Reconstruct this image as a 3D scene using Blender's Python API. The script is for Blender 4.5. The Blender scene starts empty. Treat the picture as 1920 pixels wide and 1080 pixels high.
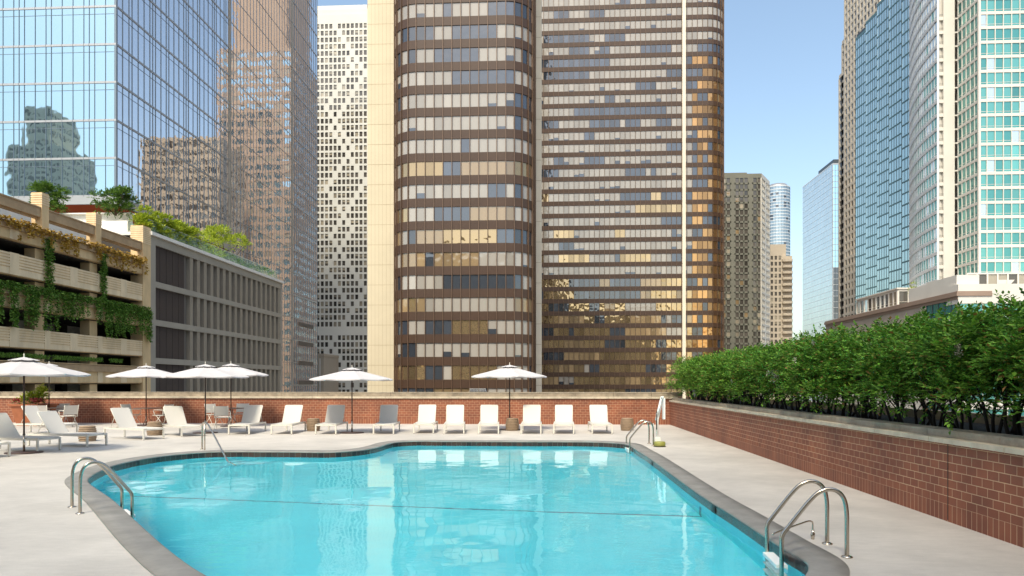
import bpy, math, random
from mathutils import Vector, Matrix
from mathutils.geometry import tessellate_polygon
R = math.radians
random.seed(7)
S = bpy.context.scene
C = S.collection

# ------------------------------------------------------------------ camera
F, CX, HY, EYE = 1370.0, 960.0, 720.0, 1.7
YAW = math.atan(77 / F)
cam_d = bpy.data.cameras.new("camera")
cam = bpy.data.objects.new("camera", cam_d); C.objects.link(cam)
cam.location = (0, 0, EYE)
cam.rotation_euler = (R(90), 0, YAW)
cam_d.sensor_width = 36; cam_d.lens = F / 1920 * 36
cam_d.shift_y = 180 / 1920
cam_d.clip_start = 0.05; cam_d.clip_end = 6000
S.camera = cam
# ------------------------------------------------------------------ sky and sun
SUN_EL, SUN_DIR = 54, (-0.22, -0.97)          # a high sun behind the camera, a little to the left, softened by thin cloud
W = bpy.data.worlds.new("World"); S.world = W; W.use_nodes = True
nt = W.node_tree; nt.nodes.clear()
wo = nt.nodes.new('ShaderNodeOutputWorld'); bg = nt.nodes.new('ShaderNodeBackground')
sky = nt.nodes.new('ShaderNodeTexSky'); sky.sky_type = 'NISHITA'; sky.sun_disc = False
sky.sun_elevation = R(SUN_EL); sky.sun_rotation = math.atan2(SUN_DIR[0], SUN_DIR[1])
sky.air_density = 1.0; sky.dust_density = 3.0; sky.ozone_density = 0.35; sky.altitude = 100
bg.inputs[1].default_value = 0.15
nt.links.new(sky.outputs[0], bg.inputs[0]); nt.links.new(bg.outputs[0], wo.inputs[0])
sl = bpy.data.lights.new("sun", 'SUN'); sl.energy = 2.0; sl.angle = R(11); sl.color = (1, .93, .83)
so = bpy.data.objects.new("sun", sl); C.objects.link(so)
v = Vector((-SUN_DIR[0], -SUN_DIR[1], -math.tan(R(SUN_EL)) * math.hypot(*SUN_DIR)))
so.rotation_euler = v.to_track_quat('-Z', 'Y').to_euler()
S.view_settings.view_transform = 'Standard'; S.view_settings.look = 'None'
S.view_settings.exposure = 0.97; S.view_settings.gamma = 1
S.view_settings.use_white_balance = True; S.view_settings.white_balance_tint = 3; S.view_settings.white_balance_temperature = 6900
S.render.engine = 'CYCLES'
S.cycles.use_denoising = True
S.cycles.max_bounces = 10; S.cycles.diffuse_bounces = 4; S.cycles.glossy_bounces = 5
S.cycles.transmission_bounces = 8; S.cycles.transparent_max_bounces = 8
S.cycles.sample_clamp_indirect = 6; S.cycles.blur_glossy = 0.5

# ------------------------------------------------------------------ pixel <-> world helpers (photo pixels, 1920 wide)
FW = Vector((-math.sin(YAW), math.cos(YAW), 0)); RT = Vector((math.cos(YAW), math.sin(YAW), 0))
def ray(px, py): return FW + RT * ((px - CX) / F) + Vector((0, 0, (HY - py) / F))
def ground(px, py, z=0.0):
    d = ray(px, py); t = (EYE - z) / ((py - HY) / F); p = d * t
    return Vector((p.x, p.y, z))
def atY(px, Y): d = ray(px, 0); return d.x / d.y * Y
def atX(px, X): d = ray(px, 0); return d.y / d.x * X
def depth(x, y): return x * FW.x + y * FW.y
def zat(py, x, y): return EYE + (HY - py) / F * depth(x, y)
def proj(p):
    d = depth(p[0], p[1])
    if d < .1: return None
    r = p[0] * RT.x + p[1] * RT.y
    return (CX + F * r / d, HY - F * (p[2] - EYE) / d, d)

# ------------------------------------------------------------------ materials
def N(t, k, **kw):
    n = t.nodes.new(k)
    for a, b in kw.items():
        if a.startswith('i_'): n.inputs[a[2:].replace('_', ' ')].default_value = b
        else: setattr(n, a, b)
    return n
def srgb(r, g, b):
    f = lambda c: (c / 255) / 12.92 if c <= 10 else ((c / 255 + .055) / 1.055) ** 2.4
    return (f(r), f(g), f(b))
def mat(name, col, rough=.6, metal=0., var=.0, vscale=3., bump=0., bscale=40., ior=1.5, spec=None, coord='Object', col2=None, stretch=None):
    m = bpy.data.materials.new(name); m.use_nodes = True; t = m.node_tree; p = t.nodes['Principled BSDF']
    p.inputs['Base Color'].default_value = (*col, 1); p.inputs['Roughness'].default_value = rough
    p.inputs['Metallic'].default_value = metal; p.inputs['IOR'].default_value = ior
    tc = None
    if var or bump or col2:
        tc = N(t, 'ShaderNodeTexCoord'); src = tc.outputs[coord]
        if stretch:
            mp = N(t, 'ShaderNodeMapping'); mp.inputs['Scale'].default_value = stretch
            t.links.new(src, mp.inputs[0]); src = mp.outputs[0]
    if var or col2:
        n = N(t, 'ShaderNodeTexNoise', i_Scale=vscale, i_Detail=6., i_Roughness=.65)
        t.links.new(src, n.inputs['Vector'])
        r = N(t, 'ShaderNodeValToRGB')
        a = col2 if col2 else tuple(c * (1 - var) for c in col)
        b = col if col2 else tuple(min(1, c * (1 + var)) for c in col)
        r.color_ramp.elements[0].position = .32; r.color_ramp.elements[1].position = .68
        r.color_ramp.elements[0].color = (*a, 1); r.color_ramp.elements[1].color = (*b, 1)
        t.links.new(n.outputs[0], r.inputs[0]); t.links.new(r.outputs[0], p.inputs['Base Color'])
    if bump:
        n2 = N(t, 'ShaderNodeTexNoise', i_Scale=bscale, i_Detail=4.)
        t.links.new(src, n2.inputs['Vector'])
        bp = N(t, 'ShaderNodeBump', i_Strength=1., i_Distance=bump)
        t.links.new(n2.outputs[0], bp.inputs['Height']); t.links.new(bp.outputs[0], p.inputs['Normal'])
    return m
def glass_pane(name, col, metal=0., ior=1.8, rough=.02, wav=.004, scale=.5, var=0.):
    """window glass: dark room behind, mirror-like front, gently rolled so that reflections wobble"""
    m = mat(name, col, rough, metal, ior=ior); t = m.node_tree; p = t.nodes['Principled BSDF']
    uv = N(t, 'ShaderNodeUVMap'); n = N(t, 'ShaderNodeTexNoise', i_Scale=scale, i_Detail=1.2)
    t.links.new(uv.outputs[0], n.inputs['Vector'])
    bp = N(t, 'ShaderNodeBump', i_Strength=1., i_Distance=wav)
    t.links.new(n.outputs[0], bp.inputs['Height']); t.links.new(bp.outputs[0], p.inputs['Normal'])
    if var:
        g = N(t, 'ShaderNodeNewGeometry'); r = N(t, 'ShaderNodeValToRGB')
        r.color_ramp.elements[0].color = (*[c * (1 - var) for c in col], 1)
        r.color_ramp.elements[1].color = (*[min(1, c * (1 + var)) for c in col], 1)
        t.links.new(g.outputs['Random Per Island'], r.inputs[0]); t.links.new(r.outputs[0], p.inputs['Base Color'])
    return m
def brick_mat(name, soldier=False):
    m = bpy.data.materials.new(name); m.use_nodes = True; t = m.node_tree; p = t.nodes['Principled BSDF']
    p.inputs['Roughness'].default_value = .75
    uv = N(t, 'ShaderNodeUVMap')
    b = N(t, 'ShaderNodeTexBrick'); b.offset = 0 if soldier else .5; b.squash = 1
    b.inputs['Scale'].default_value = 1; b.inputs['Mortar Size'].default_value = .0048; b.inputs['Mortar Smooth'].default_value = .15
    b.inputs['Brick Width'].default_value = .104 if soldier else .208
    b.inputs['Row Height'].default_value = .3 if soldier else .1045
    b.inputs['Color1'].default_value = (.275, .092, .048, 1); b.inputs['Color2'].default_value = (.205, .068, .039, 1)
    b.inputs['Mortar'].default_value = (.55, .37, .235, 1)
    t.links.new(uv.outputs[0], b.inputs['Vector'])
    # a few paler, more orange bricks: one random value per brick
    b2 = N(t, 'ShaderNodeTexBrick'); b2.offset = b.offset
    for k in ('Scale', 'Mortar Size', 'Brick Width', 'Row Height'): b2.inputs[k].default_value = b.inputs[k].default_value
    b2.inputs['Color1'].default_value = (0, 0, 0, 1); b2.inputs['Color2'].default_value = (1, 1, 1, 1); b2.inputs['Mortar'].default_value = (0, 0, 0, 1)
    t.links.new(uv.outputs[0], b2.inputs['Vector'])
    rr = N(t, 'ShaderNodeValToRGB'); rr.color_ramp.elements[0].position = .93; rr.color_ramp.elements[1].position = .995
    t.links.new(b2.outputs[0], rr.inputs[0])
    mx = N(t, 'ShaderNodeMix', data_type='RGBA'); mx.inputs[7].default_value = (.27, .085, .04, 1)
    t.links.new(rr.outputs[0], mx.inputs[0]); t.links.new(b.outputs[0], mx.inputs[6])
    n = N(t, 'ShaderNodeTexNoise', i_Scale=1.1, i_Detail=5.); t.links.new(uv.outputs[0], n.inputs['Vector'])
    n3 = N(t, 'ShaderNodeTexNoise', i_Scale=60., i_Detail=3.); t.links.new(uv.outputs[0], n3.inputs['Vector'])
    r2 = N(t, 'ShaderNodeValToRGB'); r2.color_ramp.elements[0].position = .3; r2.color_ramp.elements[1].position = .7
    r2.color_ramp.elements[0].color = (.72, .68, .7, 1); r2.color_ramp.elements[1].color = (1.18, 1.15, 1.1, 1)
    t.links.new(n.outputs[0], r2.inputs[0])
    m2 = N(t, 'ShaderNodeMix', data_type='RGBA', blend_type='MULTIPLY'); m2.inputs[0].default_value = 1
    t.links.new(mx.outputs[2], m2.inputs[6]); t.links.new(r2.outputs[0], m2.inputs[7])
    t.links.new(m2.outputs[2], p.inputs['Base Color'])
    inv = N(t, 'ShaderNodeMath', operation='MULTIPLY_ADD'); inv.inputs[1].default_value = -1
    t.links.new(b.outputs['Fac'], inv.inputs[0])
    ml = N(t, 'ShaderNodeMath', operation='MULTIPLY'); ml.inputs[1].default_value = .35
    t.links.new(n3.outputs[0], ml.inputs[0]); t.links.new(ml.outputs[0], inv.inputs[2])
    bp = N(t, 'ShaderNodeBump', i_Strength=1., i_Distance=.006); t.links.new(inv.outputs[0], bp.inputs['Height'])
    t.links.new(bp.outputs[0], p.inputs['Normal'])
    return m
def leaf_mat(name, c1, c2, c3=None, trans=.25, rough=.5):
    m = bpy.data.materials.new(name); m.use_nodes = True; t = m.node_tree; p = t.nodes['Principled BSDF']
    g = N(t, 'ShaderNodeNewGeometry'); r = N(t, 'ShaderNodeValToRGB')
    r.color_ramp.elements[0].color = (*c1, 1); r.color_ramp.elements[1].color = (*c2, 1); r.color_ramp.elements[1].position = .9
    if c3:
        e = r.color_ramp.elements.new(.97); e.color = (*c3, 1)
    t.links.new(g.outputs['Random Per Island'], r.inputs[0]); t.links.new(r.outputs[0], p.inputs['Base Color'])
    p.inputs['Roughness'].default_value = rough; p.inputs['Specular IOR Level'].default_value = .22
    tr = N(t, 'ShaderNodeBsdfTranslucent'); t.links.new(r.outputs[0], tr.inputs[0])
    ms = N(t, 'ShaderNodeMixShader'); ms.inputs[0].default_value = trans
    o = t.nodes['Material Output']
    t.links.new(p.outputs[0], ms.inputs[1]); t.links.new(tr.outputs[0], ms.inputs[2]); t.links.new(ms.outputs[0], o.inputs[0])
    return m

M = {}
M['deck'] = mat('deck concrete', (.57, .53, .485), .55, var=.10, vscale=1.3, bump=.003, bscale=70)
def deck_detail(m):
    t = m.node_tree; p = t.nodes['Principled BSDF']; src = p.inputs['Base Color'].links[0].from_socket
    tc = N(t, 'ShaderNodeTexCoord'); out = src
    for sc, lo, hi, a, b, st in ((.28, .35, .7, .80, 1.06, (1, 1, 1)), (5., .3, .75, .93, 1.04, (1, 3, 1)), (90., .25, .6, .88, 1.03, (1, 1, 1))):
        mp = N(t, 'ShaderNodeMapping'); mp.inputs['Scale'].default_value = st; t.links.new(tc.outputs['Object'], mp.inputs[0])
        n = N(t, 'ShaderNodeTexNoise', i_Scale=sc, i_Detail=5.); t.links.new(mp.outputs[0], n.inputs['Vector'])
        r = N(t, 'ShaderNodeMapRange'); r.inputs[1].default_value = lo; r.inputs[2].default_value = hi; r.inputs[3].default_value = a; r.inputs[4].default_value = b
        t.links.new(n.outputs[0], r.inputs[0])
        mx = N(t, 'ShaderNodeMix', data_type='RGBA', blend_type='MULTIPLY'); mx.inputs[0].default_value = 1
        t.links.new(out, mx.inputs[6]); t.links.new(r.outputs[0], mx.inputs[7]); out = mx.outputs[2]
    t.links.new(out, p.inputs['Base Color'])
deck_detail(M['deck']); deck_detail(M['coping']) if 'coping' in M else None
M['deck2'] = mat('deck underside', (.3, .28, .26), .8)
M['coping'] = mat('coping concrete', (.225, .215, .20), .6, var=.22, vscale=2.2, bump=.004, bscale=60)
M['stone'] = mat('limestone coping', (.50, .43, .33), .7, var=.22, vscale=3., bump=.004, bscale=50)
M['stone_dirty'] = mat('weathered limestone', (.40, .33, .25), .8, vscale=2.6, bump=.006, bscale=40, col2=(.20, .165, .125))
M['brick'] = brick_mat('brick'); M['brick_s'] = brick_mat('soldier brick', True)
M['steel'] = mat('brushed steel', (.52, .47, .40), .2, 1., bump=.0004, bscale=300)
M['white_paint'] = mat('cream metal', (.66, .63, .56), .4)
M['sling'] = mat('white sling', (.56, .535, .50), .75, bump=.001, bscale=400)
M['canopy'] = mat('canopy cloth', (.50, .48, .49), .85, var=.04, vscale=6, bump=.002, bscale=25)
M['dark_wood'] = mat('dark wood', (.035, .018, .013), .35)
M['base_brown'] = mat('brown steel', (.06, .035, .03), .5)
M['drum'] = mat('rope drum', (.27, .19, .125), .75, var=.25, vscale=8, stretch=(1, 1, 12))
M['terracotta'] = mat('terracotta', (.33, .11, .05), .7, var=.15, vscale=5)
M['soil'] = mat('soil', (.018, .013, .01), .95, bump=.03, bscale=20)
M['white_plastic'] = mat('white plastic', (.82, .82, .80), .35)
M['olive'] = mat('olive plastic', (.26, .26, .06), .45)
M['black'] = mat('black plastic', (.012, .012, .012), .5)
M['asphalt'] = mat('city ground', (.16, .15, .14), .9, var=.3, vscale=.02)
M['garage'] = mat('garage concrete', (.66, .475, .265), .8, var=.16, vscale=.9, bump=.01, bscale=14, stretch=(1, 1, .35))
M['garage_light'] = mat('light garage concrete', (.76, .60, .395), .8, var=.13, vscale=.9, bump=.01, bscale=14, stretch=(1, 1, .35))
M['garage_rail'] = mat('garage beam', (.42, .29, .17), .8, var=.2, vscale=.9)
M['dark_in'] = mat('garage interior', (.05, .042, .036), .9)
M['grey_frame'] = mat('grey metal frame', (.33, .30, .255), .5, var=.06, vscale=.5)
M['grey_panel'] = mat('grey folded panel', (.22, .20, .17), .45, var=.07, vscale=.5)
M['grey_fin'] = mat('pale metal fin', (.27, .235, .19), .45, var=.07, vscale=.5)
M['grey_dark'] = mat('shaded fold panel', (.16, .14, .125), .5, var=.07, vscale=.5)  # darker copy of the fin metal, shade of the folds put into the colour
M['white_wall'] = mat('white wall', (.74, .71, .66), .7, var=.06, vscale=.6)
M['orange'] = mat('orange soffit', (.62, .12, .045), .5)
M['alu'] = mat('grey aluminium', (.40, .40, .40), .35, .6)
M['alu_dark'] = mat('dark mullion', (.05, .06, .07), .4, .3)
M['alu_mid'] = mat('blue grey mullion', (.16, .20, .24), .4, .4)
M['bronze'] = mat('bronze spandrel', (.062, .034, .021), .38, var=.10, vscale=.25, ior=1.42)
M['bronze2'] = mat('bronze mullion', (.13, .080, .052), .35, .3)
M['travertine'] = mat('cream stone panel', (.58, .50, .36), .6, var=.05, vscale=.15)
M['travertine2'] = mat('pale stone pier', (.72, .64, .52), .6, var=.05, vscale=.15)
M['joint'] = mat('panel joint', (.40, .31, .20), .8)
M['white_con'] = mat('white concrete grid', (.60, .58, .53), .7, var=.05, vscale=.06)
M['beige'] = mat('beige concrete', (.46, .385, .30), .75, var=.08, vscale=.06)
M['brownst'] = mat('brown granite', (.27, .19, .145), .6, var=.1, vscale=.1)
M['cream'] = mat('cream precast', (.62, .585, .53), .7, var=.06, vscale=.1)
M['dgreen'] = mat('grey green precast', (.15, .145, .115), .6, var=.1, vscale=.1)
M['silver'] = mat('silver band', (.62, .63, .64), .35, .2)
G = {}
G['sky'] = glass_pane('sky blue glass', (.33, .47, .54), .9, wav=.010, scale=.35, var=.07)
G['side'] = glass_pane('mirror side glass', (.74, .72, .74), .9, wav=.016, scale=.55, var=.04)
G['blind'] = glass_pane('blind behind glass', (.345, .315, .28), 0, 1.75, .05, .02, .6, var=.20)
G['dark'] = glass_pane('dark blue glass', (.055, .065, .085), .35, 2.1, .03, .03, .7, var=.4)
G['gold'] = glass_pane('gold reflection glass', (.42, .30, .17), .75, 1.8, .03, .06, .55, var=.3)  # golden reflections on the lower floors, put into the glass colour
G['tan'] = glass_pane('tan curtain behind glass', (.30, .21, .115), .1, 1.9, .05, .03, .6, var=.35)
for k_ in ('blind', 'tan'):      # the folds of the blinds and curtains
    t_ = G[k_].node_tree; p_ = t_.nodes['Principled BSDF']; sc_ = p_.inputs['Base Color'].links[0].from_socket
    uv_ = N(t_, 'ShaderNodeUVMap'); w_ = N(t_, 'ShaderNodeTexWave', bands_direction='X', i_Scale=1.6 if k_ == 'tan' else 2.6, i_Distortion=1.5, i_Detail=2.)
    t_.links.new(uv_.outputs[0], w_.inputs[0]); r_ = N(t_, 'ShaderNodeMapRange'); r_.inputs[3].default_value = .78; r_.inputs[4].default_value = 1.05
    t_.links.new(w_.outputs[1], r_.inputs[0]); x_ = N(t_, 'ShaderNodeMix', data_type='RGBA', blend_type='MULTIPLY'); x_.inputs[0].default_value = 1
    t_.links.new(sc_, x_.inputs[6]); t_.links.new(r_.outputs[0], x_.inputs[7]); t_.links.new(x_.outputs[2], p_.inputs['Base Color'])
G['amber'] = glass_pane('amber reflection glass', (.40, .22, .09), .75, 1.8, .03, .06, .6, var=.45)  # deeper golden reflection at the tower's right end, put into the glass colour
G['plain'] = glass_pane('dark window', (.085, .075, .065), .0, 1.55, .05, .01, .6, var=.5)
G['plain_b'] = glass_pane('window with blind', (.30, .26, .20), 0, 1.7, .1, .01, .6, var=.4)
G['teal'] = glass_pane('teal glass', (.11, .36, .33), .45, 2.0, .04, .03, .5, var=.4)
G['teal2'] = glass_pane('deep teal glass', (.05, .26, .25), .35, 2.0, .04, .014, .5, var=.3)
G['blue'] = glass_pane('blue mirror glass', (.42, .62, .72), .85, 1.8, .03, .006, .4, var=.05)
G['greyblue'] = glass_pane('grey blue glass', (.30, .37, .42), .6, 1.8, .04, .006, .4, var=.1)
G['pale'] = glass_pane('pale glass', (.60, .66, .68), .75, 1.8, .05, .01, .4, var=.05)
G['rail'] = None
mg = bpy.data.materials.new('railing glass'); mg.use_nodes = True; t_ = mg.node_tree
p_ = t_.nodes['Principled BSDF']; p_.inputs['Base Color'].default_value = (.75, .85, .82, 1); p_.inputs['Roughness'].default_value = .02
tr_ = N(t_, 'ShaderNodeBsdfTransparent'); tr_.inputs[0].default_value = (.85, .93, .9, 1)
ms_ = N(t_, 'ShaderNodeMixShader'); ms_.inputs[0].default_value = .13
t_.links.new(tr_.outputs[0], ms_.inputs[1]); t_.links.new(p_.outputs[0], ms_.inputs[2]); t_.links.new(ms_.outputs[0], t_.nodes['Material Output'].inputs[0])
G['rail'] = mg
L = {}
L['hedge'] = leaf_mat('hedge leaf', (.028, .11, .014), (.20, .39, .05), (.24, .13, .04), .22)
L['vine'] = leaf_mat('vine leaf', (.045, .13, .018), (.22, .38, .07), None, .25)
L['gold'] = leaf_mat('golden vine leaf', (.34, .20, .04), (.62, .42, .09), None, .3)
L['lime'] = leaf_mat('lime leaf', (.16, .26, .02), (.50, .55, .06), None, .3)
L['tree'] = leaf_mat('terrace tree leaf', (.04, .10, .015), (.14, .24, .04), None, .3)
L['bloom'] = leaf_mat('white bloom', (.6, .5, .42), (.8, .76, .66), None, .2)
L['red'] = leaf_mat('red bloom', (.35, .03, .04), (.5, .12, .12), None, .2)
M['bark'] = mat('dark stem', (.022, .015, .011), .85)
M['bark2'] = mat('brown stem', (.08, .05, .03), .85)

# ------------------------------------------------------------------ mesh builder
ORG = {}
class MB:
    def __init__(s): s.v = []; s.f = []; s.m = []; s.uv = []; s.sm = []
    def face(s, pts, m=0, uv=None, sm=False):
        b = len(s.v); s.v += [tuple(p) for p in pts]; s.f.append(tuple(range(b, b + len(pts)))); s.m.append(m); s.uv.append(uv); s.sm.append(sm)
    def idx(s, verts, faces, m=0, sm=False):
        b = len(s.v); s.v += [tuple(p) for p in verts]
        for f in faces: s.f.append(tuple(b + i for i in f)); s.m.append(m); s.uv.append(None); s.sm.append(sm)
    def box(s, x0, y0, z0, x1, y1, z1, m=0):
        if x0 > x1: x0, x1 = x1, x0
        if y0 > y1: y0, y1 = y1, y0
        if z0 > z1: z0, z1 = z1, z0
        s.idx([(x0, y0, z0), (x1, y0, z0), (x1, y1, z0), (x0, y1, z0), (x0, y0, z1), (x1, y0, z1), (x1, y1, z1), (x0, y1, z1)],
              [(0, 3, 2, 1), (4, 5, 6, 7), (0, 1, 5, 4), (1, 2, 6, 5), (2, 3, 7, 6), (3, 0, 4, 7)], m)
    def obox(s, p, u, n, a0, a1, b0, b1, z0, z1, m=0):
        """box in a wall frame: p origin, u along, n outward; a along u, b along n"""
        P = lambda a, b, z: (p[0] + u[0] * a + n[0] * b, p[1] + u[1] * a + n[1] * b, z)
        s.idx([P(a0, b1, z0), P(a1, b1, z0), P(a1, b0, z0), P(a0, b0, z0), P(a0, b1, z1), P(a1, b1, z1), P(a1, b0, z1), P(a0, b0, z1)],
              [(0, 3, 2, 1), (4, 5, 6, 7), (0, 1, 5, 4), (1, 2, 6, 5), (2, 3, 7, 6), (3, 0, 4, 7)], m)
    def tube(s, path, r, n=10, m=0, caps=True):
        path = [Vector(p) for p in path]; rs = r if isinstance(r, (list, tuple)) else [r] * len(path)
        rings = []; up = None
        for i, p in enumerate(path):
            a = path[max(0, i - 1)]; b = path[min(len(path) - 1, i + 1)]; d = (b - a).normalized()
            if up is None:
                up = Vector((0, 0, 1)) if abs(d.z) < .9 else Vector((1, 0, 0))
            x = d.cross(up).normalized(); y = x.cross(d).normalized(); up = y
            rings.append([p + (x * math.cos(2 * math.pi * k / n) + y * math.sin(2 * math.pi * k / n)) * rs[i] for k in range(n)])
        vs = [q for rg in rings for q in rg]; fs = []
        for i in range(len(path) - 1):
            for k in range(n):
                a = i * n + k; b = i * n + (k + 1) % n; fs.append((a, b, b + n, a + n))
        if caps: fs.append(tuple(reversed(range(n)))); fs.append(tuple(range((len(path) - 1) * n, len(path) * n)))
        fs = [tuple(reversed(f)) for f in fs]
        s.idx(vs, fs, m, True)
    def lathe(s, prof, c=(0, 0, 0), n=24, m=0, sm=True, sx=1, sy=1):
        vs = []; fs = []
        for (r, z) in prof:
            for k in range(n):
                a = 2 * math.pi * k / n; vs.append((c[0] + r * math.cos(a) * sx, c[1] + r * math.sin(a) * sy, c[2] + z))
        for i in range(len(prof) - 1):
            for k in range(n): fs.append((i * n + k, i * n + (k + 1) % n, (i + 1) * n + (k + 1) % n, (i + 1) * n + k))
        fs.append(tuple(reversed(range(n)))); fs.append(tuple(range((len(prof) - 1) * n, len(prof) * n)))
        s.idx(vs, fs, m, sm)
    def sheet(s, uvp, z, m=0):
        s.face([(x, y, z) for x, y in uvp], m)
    def build(s, name, mats, parent=None, world=True, recalc=False):
        me = bpy.data.meshes.new(name)
        off = Vector((0, 0, 0))
        if parent is not None and world: off = ORG.get(parent.name, Vector((0, 0, 0)))
        me.from_pydata([(x - off.x, y - off.y, z - off.z) for x, y, z in s.v], [], s.f)
        for mm in (mats if isinstance(mats, (list, tuple)) else [mats]): me.materials.append(mm)
        me.polygons.foreach_set('material_index', s.m)
        me.polygons.foreach_set('use_smooth', s.sm)
        if any(u is not None for u in s.uv):
            ul = me.uv_layers.new(name='UVMap'); dat = []
            for f, u in zip(s.f, s.uv):
                if u is None: u = [(0, 0)] * len(f)
                for q in u: dat += [q[0], q[1]]
            ul.data.foreach_set('uv', dat)
        me.update()
        o = bpy.data.objects.new(name, me); C.objects.link(o)
        if parent is not None: o.parent = parent; ORG[o.name] = off
        return o
def tag(o, label=None, cat=None, group=None, kind=None):
    if label: o['label'] = label
    if cat: o['category'] = cat
    if group: o['group'] = group
    if kind: o['kind'] = kind
    return o
def thing(name, label, cat, loc=(0, 0, 0), rz=0, group=None):
    o = bpy.data.objects.new(name, None); C.objects.link(o); o.location = loc; o.rotation_euler = (0, 0, rz)
    o.empty_display_size = .3
    ORG[o.name] = Vector(loc)
    return tag(o, label, cat, group)
def copy_tree(o, parent=None):
    c = o.copy(); C.objects.link(c)
    if parent is not None: c.parent = parent
    for ch in [x for x in o.children]: copy_tree(ch, c)
    return c
def place(proto, used, loc, rz, label, group=None):
    o = proto if not used else copy_tree(proto)
    used.append(1); o.location = loc; o.rotation_euler = (0, 0, rz); o['label'] = label
    if group: o['group'] = group
    return o

# ------------------------------------------------------------------ facades
def facade(root, path, z0, floors, fh, pitch, sp=.33, mats=None, glass=None, pick=None, mull=(.12, .12), ins=.12, proud=.02, depthin=.35,
           transom=(), tilt=.004, close=None, mull_every=1, top=None, name_w='window', floor_sp=None, split=None, win_lo=None, pattern=None, nmax=100):
    """curtain wall or punched wall along a plan polyline (outward is to the right of travel)"""
    fr = MB(); wins = []; rnd = random.Random(hash(round(path[0][0] * 7 + z0 * 3 + len(path))) & 0xffff)
    zt = z0 + floors * fh
    gi = 0
    for si in range(len(path) - 1):
        a = Vector(path[si][:2]); b = Vector(path[si + 1][:2]); u = (b - a); ln = u.length; u /= ln; n = Vector((u.y, -u.x))
        if pattern:
            cuts = [0]; k = 0
            while cuts[-1] < ln - pattern[k % len(pattern)] * .6: cuts.append(cuts[-1] + pattern[k % len(pattern)]); k += 1
            cuts = [c * ln / cuts[-1] for c in cuts]
        else:
            cnt = max(1, round(ln / pitch)); cuts = [ln * i / cnt for i in range(cnt + 1)]
        for k in range(floors):
            zb = z0 + k * fh; s_ = floor_sp(k) if floor_sp else sp
            fr.obox(a, u, n, 0, ln, -depthin, proud, zb, zb + s_ * fh, 0)
            for tz in transom:
                zz = zb + (s_ + (1 - s_) * tz) * fh
                fr.obox(a, u, n, 0, ln, -ins - .02, -ins + .05, zz - .035, zz + .035, 1)
            for i in range(len(cuts) - 1):
                w = pick(k, gi + i, rnd) if pick else 0
                za, zc = zb + s_ * fh, zb + fh
                if w is None:
                    fr.obox(a, u, n, cuts[i], cuts[i + 1], -depthin, proud - .004, za, zc, 0); continue
                wins.append((a, u, n, cuts[i] + mull[0] / 2, cuts[i + 1] - mull[0] / 2, za, zc, w))
        for i, c in enumerate(cuts):
            if i % mull_every == 0 and (i < len(cuts) - 1 or si == len(path) - 2 or True):
                fr.obox(a, u, n, c - mull[0] / 2, c + mull[0] / 2, -depthin + .003, mull[1], z0, zt, 1)
        fr.obox(a, u, n, 0, ln, -depthin, proud + .01, zt, zt + (top or .9), 0)
        gi += len(cuts) - 1
    fr.build('facade_frame', mats, root)
    recs = []
    for (a, u, n, c0, c1, za, zc, w) in wins:
        o1, o2 = rnd.uniform(-tilt, tilt), rnd.uniform(-tilt, tilt)
        P = lambda c, z, e: (a.x + u.x * c - n.x * (ins + e), a.y + u.y * c - n.y * (ins + e), z)
        wd = c1 - c0; hh = zc - za
        q = [P(c0, za, 0), P(c1, za, o1 * wd), P(c1, zc, o1 * wd + o2 * hh), P(c0, zc, o2 * hh)]
        ux, uy = rnd.uniform(0, 900), rnd.uniform(0, 900)
        uvs = [(ux, uy), (ux + wd, uy), (ux + wd, uy + hh), (ux, uy + hh)]
        pc = proj(q[0]); area = 0
        if pc and -20 < pc[0] < 1930 and -10 < pc[1] < 738:
            area = wd * hh / pc[2] ** 2 * abs(n.dot(Vector((-pc[0] + 0, 0)).normalized()) * 0 + 1)
            view = Vector((q[0][0], q[0][1])).normalized(); area *= max(0, -view.dot(n))
        recs.append((area, q, uvs, w))
    recs.sort(key=lambda r: -r[0])
    def add(mb, r):
        w = r[3]
        if isinstance(w, tuple):       # blind drawn part of the way down
            g1, g2, fz = w; q = [Vector(p) for p in r[1]]
            l, rr_ = q[0].lerp(q[3], fz), q[1].lerp(q[2], fz); U = r[2]
            um = (U[0][0], U[0][1] + (U[3][1] - U[0][1]) * fz); ur = (U[1][0], um[1])
            mb.face([q[0], q[1], rr_, l], g2, [U[0], U[1], ur, um]); mb.face([l, rr_, q[2], q[3]], g1, [um, ur, U[2], U[3]])
        else: mb.face(r[1], w, r[2])
    gm = list(glass)
    sep = [r for r in recs if r[0] > 0][:nmax]
    ids = set(id(r) for r in sep)
    for r in sep:
        mb = MB(); add(mb, r); mb.build(name_w, gm, root)
    rest = MB(); c = 0
    for r in recs:
        if id(r) not in ids: add(rest, r); c += 1
    if c: rest.build('remaining_' + name_w + 's', gm, root)['kind'] = 'stuff'
    return zt
def arc(cx, cy, r, a0, a1, n):
    return [(cx + r * math.cos(R(a0 + (a1 - a0) * i / n)), cy + r * math.sin(R(a0 + (a1 - a0) * i / n))) for i in range(n + 1)]
def prism(mb, pts, z0, z1, m=0):
    n = len(pts); vs = [(x, y, z0) for x, y in pts] + [(x, y, z1) for x, y in pts]
    fs = [tuple(reversed(range(n))), tuple(range(n, 2 * n))] + [(i, (i + 1) % n, (i + 1) % n + n, i + n) for i in range(n)]
    mb.idx(vs, fs, m)

# ================================================================== GROUND, DECK, POOL
g = MB(); g.box(-3000, -3000, -26, 3000, 5000, -25); tag(g.build('ground', M['asphalt']), kind='structure')

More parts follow.
